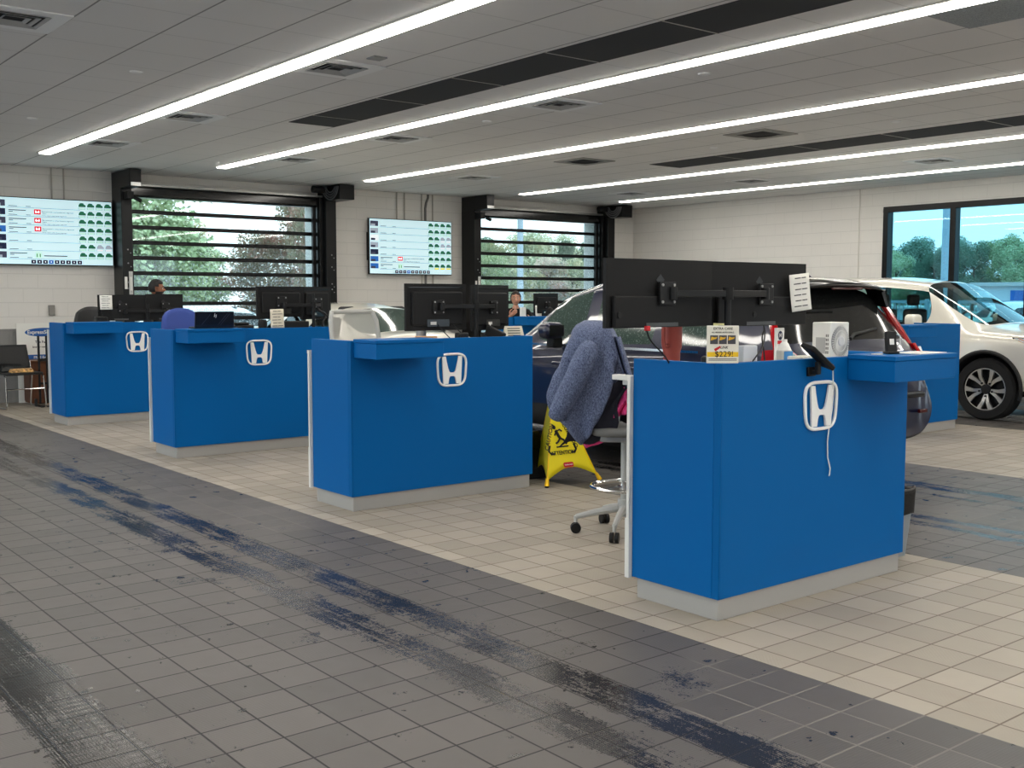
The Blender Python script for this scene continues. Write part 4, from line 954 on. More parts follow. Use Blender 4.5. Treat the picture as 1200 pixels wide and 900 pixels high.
t = MB().add([(-.15, -.1, 0), (.15, -.1, 0), (.16, .1, 0), (-.14, .1, 0), (-.13, -.08, .05), (.12, -.08, .055), (.13, .08, .05), (-.12, .08, .045)], [(0, 3, 2, 1), (4, 5, 6, 7), (0, 1, 5, 4), (1, 2, 6, 5), (2, 3, 7, 6), (3, 0, 4, 7)]).build('snack_packet', mat('bright_wrapper', (226, 150, 90), .4, noise=.9, nscale=30), bevel=.01); t.location = (3.96, 15.55, .491); tag(t, 'colourful yellow and pink packet lying on the guest chair', 'packet')
t = MB().add([(-.2, -.12, 0), (.14, -.12, 0), (.14, .12, 0), (-.2, .12, 0), (-.17, -.08, .09), (.1, -.09, .07), (.1, .1, .10), (-.17, .1, .11)], [(0, 3, 2, 1), (4, 5, 6, 7), (0, 1, 5, 4), (1, 2, 6, 5), (2, 3, 7, 6), (3, 0, 4, 7)]).build('crumpled_bag', BAGPLASTIC, bevel=.02); t.location = (3.93, 15.74, .491); tag(t, 'crumpled black bag on the guest chair against its back', 'bag')
t = thing('wood_cabinet', 'small brown wooden cabinet between the guest chair and the left counter', 'cabinet', (4.18, 15.95, 0))
WOODD = mat('dark_brown_wood', (104, 62, 38), .5, noise=.25, nscale=8); WOODL = mat('tan_wood', (196, 142, 92), .5, noise=.15, nscale=12)
MB().box(.012, .225, .0, .35, .02, .60).build('cabinet_body', WOODD, t, bevel=.004); MB().box(.226, .26, -.02, .36, 0, .60).build('side_panel', WOODL, t, bevel=.003); MB().box(-.01, .30, -.03, .36, .60, .62).build('top_board', WOODD, t, bevel=.003); MB().box(.0, .011, .02, .33, .04, .58).build('door', mat('dark_brown_wood2', (92, 54, 34), .45), t, bevel=.003)
t = thing('hand_truck', 'black folding hand truck handle standing behind the brown cabinet', 'hand truck', (4.285, 15.70, 0))
MB().ring([(-.05, 0, .04), (-.05, 0, .97), (.055, 0, .97), (.055, 0, .04)], .016, 8).build('handle_frame', BLK, t, smooth=True)
MB().box(-.05, .055, -.01, .01, .62, .66).box(-.05, .055, -.01, .01, .30, .33).build('cross_bar', BLK, t); MB().box(-.09, .09, -.20, 0, .0, .012).build('toe_plate', BLK, t, bevel=.002); MB().box(.09, .12, -.04, .04, .0, .11).box(-.12, -.09, -.04, .04, .0, .11).build('wheel', RUBBER, t, bevel=.02)
t = MB().grid(lambda u, v: ((.07+.01*math.sin(v*9))*math.cos(2*PI*u)*(1-.5*abs(v-.5)), (.07+.012*math.sin(u*20))*math.sin(2*PI*u), .12+.56*v), 18, 10, wrapu=True).build('clear_bag', mat('clear_film', (200, 200, 198), .25, alpha=.7), smooth=True); t.location = (4.50, 15.95, -.11); tag(t, 'pale plastic bag behind the left counter edge by the brown cabinet', 'bag')
# poster board
t = thing('poster_board', 'white Express Service poster board leaning on the back wall', 'poster', (4.13, YW-.12, 0))
MB().box(0, .66, 0, .012, 0, 1.13).build('board', PAPER, t, bevel=.002)
PB = mat('poster_blue', (24, 88, 160), .5)
ov = MB().prism([(.25*math.cos(2*PI*k/36), .062*math.sin(2*PI*k/36)) for k in range(36)], 0, .002, facing((.36, -.0005, 1.0))).box(.14, .62, -.002, 0, .60, .68).box(.14, .62, -.002, 0, .44, .54).build('blue_shapes', PB, t)
text_mb('ExpressService', .072, facing((.36, -.003, 1.0)), bold=True).build('white_title', PAPER, ov)
text_mb('FREE Evaluation', .05, facing((.38, -.003, .64)), bold=True).build('white_line', PAPER, ov); text_mb('Oil Change', .05, facing((.38, -.003, .49)), bold=True).build('white_line', PAPER, ov)
tx = text_mb('The Fast', .05, facing((.33, -.001, .86)), bold=True); text_mb('lane for maintenance', .036, facing((.36, -.001, .79)), bold=True, mb=tx); tx.build('dark_lines', INK, t)
fg = MB().prism([(-.04, 0), (-.012, 0), (-.004, .2), (.004, .2), (.012, 0), (.04, 0), (.05, .26), (.085, .24), (.09, .28), (.055, .40), (.02, .425), (.022, .46), (.0, .485), (-.022, .46), (-.02, .425), (-.055, .40), (-.09, .28), (-.085, .24), (-.05, .26)], 0, .001, facing((.20, -.0005, .02))).build('printed_figure', mat('poster_black', (24, 24, 26), .6), t)

# ------------------------------------------------------------------ cars
def car_shell(rings, hard, root, mats, arches, wheelR, parts):
    """rings: list of stations, each 10 points (half) ; tags per quad -> separate part meshes"""
    K = len(rings[0]); bm = bmesh.new(); cl = bm.edges.layers.float.new('crease_edge')
    L = [[None]*K for _ in rings]; Rr = [[None]*K for _ in rings]
    for i, R in enumerate(rings):
        for k, (u, v, z) in enumerate(R):
            if v < 1e-4: L[i][k] = Rr[i][k] = bm.verts.new((0, u, z))
            else: L[i][k] = bm.verts.new((-v, u, z)); Rr[i][k] = bm.verts.new((v, u, z))
    def face(vs, mi):
        vs2 = []
        for q in vs:
            if q not in vs2: vs2.append(q)
        if len(vs2) < 3: return
        try: f = bm.faces.new(vs2); f.material_index = mi
        except ValueError: pass
    for i in range(len(rings)-1):
        for k in range(K-1):
            mi = parts(i, k)
            face([L[i][k], L[i+1][k], L[i+1][k+1], L[i][k+1]], mi); face([Rr[i][k+1], Rr[i+1][k+1], Rr[i+1][k], Rr[i][k]], mi)
    for e in (0, len(rings)-1):
        for k in range(K//2-1 if K % 2 == 0 else K//2):
            face([L[e][k], L[e][k+1], L[e][K-2-k], L[e][K-1-k]], 0); face([Rr[e][K-1-k], Rr[e][K-2-k], Rr[e][k+1], Rr[e][k]], 0)
        m = K//2-1
        face([L[e][m], L[e][m+1], Rr[e][m+1], Rr[e][m]], 0) if False else None
    bmesh.ops.recalc_face_normals(bm, faces=bm.faces)
    vset = {}
    for (i, k, j, l, c) in hard:
        for S in (L, Rr):
            e = bm.edges.get((S[i][k], S[j][l])) if S[i][k] is not S[j][l] else None
            if e: e[cl] = c
    for e in bm.edges:
        ms = {f.material_index for f in e.link_faces}
        if len(ms) > 1: e[cl] = max(e[cl], .85)
    me = bpy.data.meshes.new('shell'); bm.to_mesh(me); bm.free()
    o = bpy.data.objects.new('shell', me); COL.objects.link(o)
    for m in mats: me.materials.append(m)
    md = o.modifiers.new('s', 'SUBSURF'); md.levels = 3; md.render_levels = 3
    cutters = []
    for (x0, x1, u, z, r) in arches:
        cme = bpy.data.meshes.new('cut'); cb_ = MB().cyl((x0, u, z), (x1, u, z), r, 40); cme.from_pydata(cb_.v, [], cb_.f); cme.materials.append(mats[-1])
        b2 = bmesh.new(); b2.from_mesh(cme); bmesh.ops.recalc_face_normals(b2, faces=b2.faces); b2.to_mesh(cme); b2.free()
        co = bpy.data.objects.new('cut', cme); COL.objects.link(co); cutters.append(co)
        bo = o.modifiers.new('b', 'BOOLEAN'); bo.operation = 'DIFFERENCE'; bo.object = co; bo.solver = 'EXACT'; bo.material_mode = 'TRANSFER'
    dg = bpy.context.evaluated_depsgraph_get(); ev = bpy.data.meshes.new_from_object(o.evaluated_get(dg))
    evm = [m.name if m else '' for m in ev.materials]
    for c in cutters: bpy.data.objects.remove(c)
    bpy.data.objects.remove(o)
    return ev, evm
def split_shell(ev, evm, names, root):
    """one mesh part per material; connected side windows become separate parts"""
    out = {}
    for mi, mname in enumerate(evm):
        bm = bmesh.new(); bm.from_mesh(ev)
        bmesh.ops.delete(bm, geom=[f for f in bm.faces if f.material_index != mi], context='FACES')
        if not bm.faces: bm.free(); continue
        for f in bm.faces: f.smooth = True; f.material_index = 0
        nm = names.get(mname, 'panel')
        groups = [list(bm.faces)]
        if nm in ('side_window', 'windscreen'):
            groups = []; seen = set()
            for f in bm.faces:
                if f in seen: continue
                st = [f]; g = []; seen.add(f)
                while st:
                    q = st.pop(); g.append(q)
                    for e in q.edges:
                        for r in e.link_faces:
                            if r not in seen: seen.add(r); st.append(r)
                groups.append(g)
        for g in groups:
            gs = set(f.index for f in g); b2 = bm.copy(); b2.faces.ensure_lookup_table(); bm.faces.index_update()
            keep = set(f.index for f in g)
            bmesh.ops.delete(b2, geom=[f for f in b2.faces if f.index not in keep], context='FACES')
            me = bpy.data.meshes.new(nm); b2.to_mesh(me); b2.free()
            me.materials.append(bpy.data.materials[mname])
            try: me.set_sharp_from_angle(angle=math.radians(50))
            except Exception: pass
            ob = bpy.data.objects.new(nm, me); COL.objects.link(ob); ob.parent = root; out.setdefault(nm, []).append(ob)
        bm.free()
    return out
def wheel(root, x, u, r, wd, side, spokes=10, rim=.66):
    """wheel with tyre, rim and split spokes; side = -1/+1 outward x direction"""
    M = Matrix.Translation((x, u, r)) @ Matrix.Rotation(side*PI/2, 4, 'Y')
    rr = r*rim
    ty = MB().lathe([(rr, -wd/2), (r*.93, -wd/2), (r, -wd*.36), (r, wd*.36), (r*.93, wd/2), (rr*1.02, wd/2*.98), (rr*.98, wd*.3)], 48, M, False).build('wheel', RUBBER, root, smooth=True)
    MB().lathe([(rr*1.0, wd*.42), (rr*.95, wd*.40), (rr*.90, wd*.05), (0, wd*.02)], 40, M, False).build('rim_barrel', mat('dark_rim', (26, 26, 28), .35, metal=.4), ty, smooth=True)
    sp = MB()
    for k in range(spokes//2):
        for d in (-1, 1):
            a = 4*PI*k/spokes; w1 = .05; a1 = a+d*.10; a2 = a+d*.30
            def pt(rad, ang, off, z): return (rad*math.cos(ang)-off*math.sin(ang), rad*math.sin(ang)+off*math.cos(ang), z)
            p = [pt(rr*.20, a1, -.016, wd*.30), pt(rr*.20, a1, .016, wd*.30), pt(rr*.60, a+d*.20, .022, wd*.38), pt(rr*.96, a2, .030, wd*.40), pt(rr*.96, a2, -.030, wd*.40), pt(rr*.60, a+d*.20, -.018, wd*.38)]
            q = [(x_, y_, z_-.025) for x_, y_, z_ in p]; sp.add(p+q, [(0, 1, 2, 5), (5, 2, 3, 4)]+[(i, (i+1) % 6, 6+(i+1) % 6, 6+i) for i in range(6)], M)
    sp.lathe([(rr*.97, wd*.36), (rr*.97, wd*.42), (rr*.93, wd*.42)], 40, M, False); sp.build('spokes', ALU, ty)
    hb = MB().lathe([(rr*.24, wd*.25), (rr*.23, wd*.33), (rr*.14, wd*.34), (0, wd*.34)], 20, M)
    for k in range(5):
        a = 2*PI*k/5; hb.lathe([(.013, wd*.3), (.013, wd*.38), (0, wd*.38)], 8, M @ Matrix.Translation((rr*.32*math.cos(a), rr*.32*math.sin(a), 0)))
    hb.build('hub', mat('dark_hub', (40, 40, 42), .35, metal=.5), ty, smooth=True)
    return ty
def ring(u, w, zb, zm, zs, zr, wr, wbelt=None, us=None, sh_=(.02, .13)):
    """half section: bottom centre -> roof centre (10 points)"""
    wb = wbelt if wbelt is not None else w-.065
    pts = [(0, zb), (w-.14, zb), (w-.015, zb+.10), (w, zb+.26), (w, zm), (w-sh_[0], zs-sh_[1]), (wb, zs), (wr+.035, zr-.13), (wr-.10, zr-.025), (0, zr)]
    return [((us[k] if us else 0)+u, v, z) for k, (v, z) in enumerate(pts)]
def hood(u, w, zb, zm, zs, zc, us=None):
    pts = [(0, zb), (w-.14, zb), (w-.015, zb+.10), (w, zb+.26), (w, zm), (w-.012, zs-.10), (w-.06, zs-.02), (w-.24, zs+.012), (w*.45, zc-.01), (0, zc)]
    return [((us[k] if us else 0)+u, v, z) for k, (v, z) in enumerate(pts)]

# --- dark crossover seen from behind (local +Y = forward, rear bumper at 0)
def dark_suv():
    t = thing('car', 'dark blue crossover car with rear facing us in the middle lane', 'car', (7.47, 4.80, 0))
    w = .925
    R = []
    R.append([(.06, 0, .34), (.07, w-.26, .34), (.03, w-.14, .40), (.0, w-.10, .52), (.0, w-.10, .66), (.03, w-.14, .78), (.055, w-.16, .84), (.06, w-.19, .95), (.10, w-.24, 1.06), (.10, 0, 1.07)])
    R.append([(.16, 0, .30), (.16, w-.13, .31), (.15, w-.025, .40), (.13, w-.01, .54), (.12, w-.015, .68), (.13, w-.03, .80), (.14, w-.05, .92), (.17, w-.06, 1.02), (.16, w-.12, 1.085), (.15, 0, 1.09)])
    R.append([(.30, 0, .27), (.30, w-.10, .28), (.30, w-.005, .38), (.30, w, .54), (.30, w, .72), (.30, w-.008, .92), (.30, w-.025, 1.07), (.285, w-.06, 1.13), (.225, w-.13, 1.15), (.20, 0, 1.165)])
    R.append(ring(.62, w, .26, .78, 1.10, 1.60, .70, w-.04, [0, 0, 0, 0, 0, 0, -.05, -.09, -.11, -.12]))
    R.append(ring(.95, w, .25, .78, 1.105, 1.655, .68, w-.04, [0, 0, 0, 0, 0, 0, 0, -.08, -.14, -.16]))
    R.append(ring(1.45, w, .25, .78, 1.10, 1.69, .65))
    R.append(ring(1.58, w, .25, .78, 1.10, 1.695, .65))
    R.append(ring(2.35, w, .25, .78, 1.075, 1.70, .645))
    R.append(ring(2.47, w, .25, .78, 1.07, 1.695, .645))
    R.append(ring(2.95, w, .25, .78, 1.05, 1.60, .60, None, [0, 0, 0, 0, 0, 0, .30, 0, -.08, -.1]))
    R.append(hood(3.55, w, .25, .76, 1.03, 1.10, [0, 0, 0, 0, 0, 0, 0, .05, .12, .16]))
    R.append(hood(4.05, w, .26, .74, .98, 1.045)); R.append(hood(4.42, w-.06, .28, .70, .90, .96)); R.append(hood(4.64, w-.22, .32, .62, .76, .80, [-.06, -.04, -.05, 0, 0, 0, -.02, 0, .02, .04]))
    BODY, GL, SIDE, CLAD, LINER = NAVY, TINT, RAINY, mat('black_cladding', (20, 20, 21), .6), mat('wheel_liner_black', (10, 10, 10), .9)
    def part(i, k):
        if k in (7, 8) and i == 2: return 1
        if k == 6 and i in (4, 6): return 2
        if k == 6 and i == 8: return 2
        if k in (7, 8) and i == 9: return 1
        if k in (0, 1, 2) or (k == 3 and i < 2): return 3
        return 0
    hard = [(i, 6, i+1, 6, .9) for i in range(2, 9)]+[(i, 7, i+1, 7, .6) for i in range(3, 9)]+[(i, 4, i+1, 4, .3) for i in range(1, 11)]
    ev, evm = car_shell(R, hard, t, [BODY, GL, SIDE, CLAD, LINER], [(-1.1, -.62, 1.02, .36, .40), (.62, 1.1, 1.02, .36, .40), (-1.1, -.62, 3.72, .36, .40), (.62, 1.1, 3.72, .36, .40)], .36, part)
    split_shell(ev, evm, {BODY.name: 'body_shell', GL.name: 'windscreen', SIDE.name: 'side_window', CLAD.name: 'lower_cladding', LINER.name: 'wheel_arch_liner'}, t)
    for u in (1.02, 3.72):
        for sg in (-1, 1): wheel(t, sg*.80, u, .355, .23, sg)
    # spoiler over the rear glass
    def sp(u, v):
        a = (u-.5)*2; x = a*.72; return (x, .30+.10*a*a+.26*v, 1.59-.03*a*a+.055*math.sin(v*PI/2)-.02*a*a*v)
    s_ = MB().grid(sp, 15, 6).build('spoiler', BLK_GLOSS, t, smooth=True, solid=.035)
    MB().box(-.20, .20, .272, .29, 1.56, 1.575).build('brake_light', mat('dim_red_lens', (70, 16, 20), .2), s_, bevel=.004)
    for sg in (-1, 1):       # side fin of the spoiler
        MB().add([(sg*.655, .38, 1.545), (sg*.68, .56, 1.58), (sg*.72, .52, 1.44), (sg*.70, .36, 1.42)], [(0, 1, 2, 3)]).build('spoiler_fin', BLK_GLOSS, t, solid=.03)
        # tall red lamps beside the glass and the lamp cluster below
        path = [(sg*.735, .47, 1.50), (sg*.785, .40, 1.36), (sg*.845, .32, 1.20), (sg*.875, .26, 1.08)]
        MB().ring(path, .035, 10, radii=[.02, .03, .036, .04]).build('tail_lamp', LAMP_RED, t, smooth=True)
        cl_ = MB().add([(sg*.845, .20, 1.12), (sg*.905, .38, 1.10), (sg*.915, .40, .96), (sg*.865, .14, .93), (sg*.60, .055, .935), (sg*.62, .075, .99), (sg*.80, .12, 1.05)], [(0, 1, 2, 3), (0, 3, 4, 5, 6)]).build('lamp_cluster', LAMP_RED, t, solid=.03)
        MB().add([(sg*.85, .155, 1.09), (sg*.895, .27, 1.085), (sg*.90, .27, 1.03), (sg*.868, .135, 1.0), (sg*.80, .10, 1.04)], [(0, 1, 2, 3, 4)]).build('clear_lens', LAMP_CLEAR, cl_, solid=.035)
        MB().box(sg*.72-.055, sg*.72+.055, .012, .04, .555, .585).build('reflector', mat('dim_red_lens', (70, 16, 20), .2), t, bevel=.004)
        MB().box(min(sg*.938, sg*.93), max(sg*.938, sg*.93), 1.0, 3.2, 1.055, 1.075).build('chrome_belt_strip', CHROME, t)
        for uu in (1.65, 2.55): MB().box(sg*.955-.014, sg*.955+.014, uu, uu+.20, .885, .915).build('door_handle', NAVY, t, bevel=.01)
        mm = MB().prism(rrect(.24, .15, .07), -.06, .10, Matrix.Translation((sg*1.03, 2.70, 1.20)) @ Matrix.Rotation(PI/2, 4, 'X')).build('door_mirror', NAVY, t, bevel=.05, seg=4); MB().box(sg*1.03-.085, sg*1.03+.085, 2.597, 2.602, 1.15, 1.25).build('mirror_glass', BLK_GLOSS, mm)
        MB().box(min(sg*.90, sg*1.02), max(sg*.90, sg*1.02), 2.66, 2.76, 1.04, 1.14).build('mirror_arm', BLK, mm, bevel=.015)
    MB().box(-.50, .50, .04, .14, .335, .37).build('skid_strip', mat('dark_grey_strip', (60, 60, 62), .5), t, bevel=.01)
    MB().box(-.70, .70, -.008, .06, .69, .735).build('bumper_step', BLK, t, bevel=.015)
    MB().box(-.26, .26, .055, .07, .80, .92).build('plate_recess', BLK, t, bevel=.01)
    MB().box(-.42, .42, .095, .12, .975, 1.01).build('tailgate_trim', BLK_GLOSS, t, bevel=.008)
    MB().ring([(-.06, .20, 1.175), (.02, .22, 1.21), (.40, .275, 1.245)], .014, 8).build('rear_wiper', BLK, t, smooth=True)
    MB().prism([(0, 0), (.19, 0), (.145, .085), (.10, .075)], -.016, .016, Matrix.Translation((0, .55, 1.61)) @ Matrix.Rotation(PI/2, 4, 'Z') @ Matrix.Rotation(PI/2, 4, 'X')).build('shark_fin_antenna', NAVY, t, bevel=.008)
    return t
dark_suv()

# --- white SUV seen from its front right (local +Y = forward)
def interior(t, u0, u1, zb, w):
    DK = mat('dark_cabin', (34, 34, 36), .8)
    MB().box(-w, w, u0, u1, zb-.42, zb-.10).build('cabin_floor', DK, t)
    MB().box(-w, w, u1-.30, u1+.22, zb-.12, zb-.02).build('dashboard', DK, t, bevel=.05, seg=3)
    for uu in (u0+.35, u0+1.15):
        for sg in (-1, 1):
            s_ = MB().box(sg*.38-.23, sg*.38+.23, uu-.12, uu+.02, zb-.40, zb+.22).box(sg*.38-.24, sg*.38+.24, uu, uu+.48, zb-.45, zb-.28).build('seat', DK, t, bevel=.05, seg=3)
            MB().box(sg*.38-.12, sg*.38+.12, uu-.13, uu-.04, zb+.26, zb+.42).build('headrest', DK, s_, bevel=.04, seg=3)
    MB().ring([(.38*-1+.18*math.cos(2*PI*k/24), u1-.42+.06*math.sin(2*PI*k/24), zb+.02+.17*math.sin(2*PI*k/24)) for k in range(24)], .015, 8, closed=True).build('steering_wheel', BLK, t, smooth=True)
def lining_paint(src, name):
    """same paint, dark inner lining on the inside faces"""
    m = src.copy(); m.name = name; MATS[name] = m; n = m.node_tree; out = n.nodes['Material Output']; b = n.nodes['Principled BSDF']
    g = n.nodes.new('ShaderNodeNewGeometry'); d = n.nodes.new('ShaderNodeBsdfDiffuse'); d.inputs[0].default_value = (.09, .088, .085, 1)
    x = n.nodes.new('ShaderNodeMixShader'); n.links.new(g.outputs['Backfacing'], x.inputs[0]); n.links.new(b.outputs[0], x.inputs[1]); n.links.new(d.outputs[0], x.inputs[2]); n.links.new(x.outputs[0], out.inputs[0]); return m
PEARL_L = lining_paint(PEARL, 'pearl_paint_lined'); PEARL_WL = lining_paint(PEARL_WET, 'rainy_pearl_lined')
def white_suv(loc, rz, label):
    t = thing('car', label, 'car', loc, rz)
    w = .985
    R = []
    R.append([(.08, 0, .36), (.08, w-.24, .36), (.04, w-.12, .46), (0, w-.10, .58), (0, w-.10, .72), (.03, w-.14, .86), (.05, w-.16, .95), (.06, w-.19, 1.04), (.10, w-.25, 1.12), (.10, 0, 1.13)])
    R.append(ring(.22, w, .30, .80, 1.12, 1.62, .70, w-.05, [0, 0, 0, 0, 0, 0, -.02, .05, .08, .08]))
    R.append(ring(.50, w, .28, .82, 1.14, 1.74, .72, w-.04))
    R.append(ring(1.25, w, .27, .82, 1.135, 1.775, .73)); R.append(ring(1.37, w, .27, .82, 1.135, 1.78, .73))
    R.append(ring(2.15, w, .27, .82, 1.125, 1.785, .73)); R.append(ring(2.27, w, .27, .82, 1.12, 1.78, .73))
    R.append(ring(2.98, w, .27, .82, 1.11, 1.715, .70, None, [0, 0, 0, 0, 0, 0, .22, -.02, -.12, -.14]))
    R.append(hood(3.60, w, .27, .82, 1.10, 1.175, [0, 0, 0, 0, 0, 0, .06, .06, .16, .20]))
    R.append(hood(3.78, w, .27, .82, 1.09, 1.17, [0, 0, 0, 0, 0, 0, 0, .02, .08, .12]))
    R.append(hood(4.30, w, .28, .80, 1.055, 1.125)); R.append(hood(4.66, w-.05, .30, .76, 1.0, 1.06)); 
    R.append([(4.90, 0, .30), (4.86, w-.40, .30), (4.84, w-.20, .38), (4.88, w-.17, .50), (4.90, w-.17, .66), (4.90, w-.18, .80), (4.87, w-.21, .90), (4.86, w-.34, .95), (4.90, w*.42, .99), (4.93, 0, 1.0)])
    G = CAR_GLASS; CLAD = mat('black_cladding', (20, 20, 21), .6); LINER = mat('wheel_liner_black', (10, 10, 10), .9)
    def part(i, k):
        if k == 6 and i in (2, 4, 6): return 1
        if k in (7, 8) and i == 7: return 2
        if k in (7, 8) and i == 1: return 3
        if k in (0, 1): return 4
        return 0
    W2 = MATS.get('windscreen_glass')
    if not W2:
        W2 = CAR_GLASS.copy(); W2.name = 'windscreen_glass'; MATS['windscreen_glass'] = W2
    hard = [(i, 6, i+1, 6, .9) for i in range(1, 7)]+[(i, 7, i+1, 7, .5) for i in range(1, 7)]+[(i, 5, i+1, 5, .35) for i in range(1, 11)]
    ev, evm = car_shell(R, hard, t, [PEARL_L, G, W2, TINT, CLAD, LINER], [(sg*1.15, sg*.66, u, .385, .445) for sg in (-1, 1) for u in (1.05, 3.87)], .38, part)
    split_shell(ev, evm, {PEARL_L.name: 'body_shell', G.name: 'side_window', W2.name: 'windscreen', TINT.name: 'rear_window', CLAD.name: 'lower_cladding', LINER.name: 'wheel_arch_liner'}, t)
    interior(t, 1.0, 3.25, 1.12, .80)
    for u in (1.05, 3.87):
        for sg in (-1, 1):
            wheel(t, sg*.865, u, .38, .24, sg, 10, .70)
            MB().ring([(sg*.988, u+.455*math.cos(a), .385+.455*math.sin(a)) for a in [math.radians(-14+208*k/28) for k in range(29)]], .024, 8).build('arch_trim', CLAD, t, smooth=True)
    for sg in (-1, 1):
        hl = MB().add([(sg*.86, 4.79, .93), (sg*.975, 4.46, 1.0), (sg*.990, 4.22, 1.01), (sg*.990, 4.42, .93), (sg*.93, 4.74, .85), (sg*.72, 4.905, .84), (sg*.66, 4.92, .92)], [(0, 1, 2, 3, 4), (0, 4, 5, 6)]).build('headlamp', LAMP_CLEAR, t, solid=.04)
        MB().add([(sg*.992, 4.27, .997), (sg*.994, 4.42, .945), (sg*.945, 4.70, .872), (sg*.925, 4.72, .90)], [(0, 1, 2, 3)]).build('amber_lens', AMBER, hl, solid=.05)
        MB().ring([(sg*.993, 4.20, 1.015), (sg*.978, 4.46, 1.006), (sg*.87, 4.78, .935)], .009, 6).build('lamp_edge', BLK_GLOSS, hl, smooth=True)
        mm = MB().prism(rrect(.235, .16, .06), -.06, .075, Matrix.Translation((sg*1.11, 2.98, 1.205)) @ Matrix.Rotation(PI/2, 4, 'X')).build('door_mirror', PEARL, t, bevel=.035, seg=3)
        MB().box(min(sg*.93, sg*1.05), max(sg*.93, sg*1.05), 2.94, 3.03, 1.09, 1.135).build('mirror_arm', BLK, mm, bevel=.012)
        MB().ring([(sg*.92, 3.28, 1.135), (sg*.925, 2.2, 1.15), (sg*.93, .9, 1.16)], .007, 6).build('window_seal', BLK, t, smooth=True)
        for uu in (1.50, 2.40): MB().box(sg*.99-.014, sg*.99+.016, uu, uu+.22, .93, .962).build('door_handle', PEARL, t, bevel=.01)
    MB().box(-.34, .34, 4.885, 4.93, .60, .90).build('grille', BLK_GLOSS, t, bevel=.02); MB().box(-.78, .78, 4.86, 4.93, .30, .42).build('lower_grille', BLK, t, bevel=.02)
    return t
white_suv((13.72, 10.57, 0), PI, 'white SUV with alloy front wheel parked at the right edge of the picture')

# --- white sedan in the middle lane, seen over the middle counter
def sedan(loc, rz, label, body=PEARL_WL, body_plain=PEARL_WET):
    t = thing('car', label, 'car', loc, rz); w = .92
    R = []
    R.append([(.05, 0, .30), (.06, w-.24, .30), (.02, w-.14, .38), (0, w-.12, .50), (0, w-.12, .64), (.03, w-.15, .78), (.05, w-.18, .88), (.06, w-.22, .97), (.09, w-.34, 1.035), (.08, 0, 1.05)])
    R.append(hood(.20, w, .26, .70, .99, 1.075)); R.append(hood(.62, w, .24, .72, 1.01, 1.085, [0, 0, 0, 0, 0, 0, 0, -.02, -.04, -.04]))
    R.append(ring(1.22, w, .23, .72, 1.0, 1.37, .58, None, [0, 0, 0, 0, 0, 0, -.40, -.05, .02, .04]))
    R.append(ring(1.80, w, .23, .72, .985, 1.43, .60)); R.append(ring(1.90, w, .23, .72, .98, 1.435, .60)); R.append(ring(2.60, w, .23, .72, .965, 1.44, .60)); R.append(ring(2.70, w, .23, .72, .96, 1.435, .60))
    R.append(ring(3.10, w, .23, .72, .95, 1.36, .56, None, [0, 0, 0, 0, 0, 0, .35, .05, -.04, -.05]))
    R.append(hood(3.78, w, .23, .70, .93, 1.0, [0, 0, 0, 0, 0, 0, 0, .04, .1, .14])); R.append(hood(4.35, w, .24, .66, .86, .93)); R.append(hood(4.72, w-.12, .27, .58, .76, .80)); R.append(hood(4.88, w-.34, .30, .52, .64, .66))
    G = MATS.get('sedan_glass') or CAR_GLASS.copy(); G.name = 'sedan_glass'; MATS['sedan_glass'] = G
    RG = RAINY; CLAD = mat('black_cladding', (20, 20, 21), .6); LINER = mat('wheel_liner_black', (10, 10, 10), .9)
    def part(i, k):
        if k == 6 and i in (3, 5, 7): return 1
        if k in (7, 8) and i == 2: return 2
        if k in (7, 8) and i == 8: return 1
        if k in (0, 1): return 3
        return 0
    hard = [(i, 6, i+1, 6, .8) for i in range(2, 8)]+[(i, 5, i+1, 5, .3) for i in range(1, 10)]
    ev, evm = car_shell(R, hard, t, [body, G, RG, CLAD, LINER], [(sg*1.1, sg*.62, u, .34, .39) for sg in (-1, 1) for u in (1.02, 3.85)], .34, part)
    split_shell(ev, evm, {body.name: 'body_shell', G.name: 'side_window', RG.name: 'rear_window', CLAD.name: 'lower_cladding', LINER.name: 'wheel_arch_liner'}, t)
    interior(t, 1.2, 3.2, .96, .75)
    for u in (1.02, 3.85):
        for sg in (-1, 1): wheel(t, sg*.80, u, .335, .22, sg)
    for sg in (-1, 1):
        MB().add([(sg*.895, .30, .96), (sg*.86, .16, .975), (sg*.76, .045, .97), (sg*.50, .03, .965), (sg*.50, .02, .89), (sg*.78, .01, .85), (sg*.89, .14, .86), (sg*.912, .30, .90)], [(0, 1, 6, 7), (1, 2, 5, 6), (2, 3, 4, 5)]).build('tail_lamp', LAMP_RED, t, solid=.03)
        mm = MB().prism(rrect(.20, .13, .045), -.05, .06, Matrix.Translation((sg*1.02, 3.12, 1.06)) @ Matrix.Rotation(PI/2, 4, 'X')).build('door_mirror', body_plain, t, bevel=.03, seg=3)
        MB().box(min(sg*.88, sg*.98), max(sg*.88, sg*.98), 3.08, 3.15, .97, 1.01).build('mirror_arm', BLK, mm, bevel=.012)
    MB().box(-.26, .26, -.012, .01, .70, .82).build('plate', LGREY, t, bevel=.004)
    return t
sed = sedan((7.50, 10.85, 0), 0, 'white sedan seen over the middle counter, wet roof and rear window')

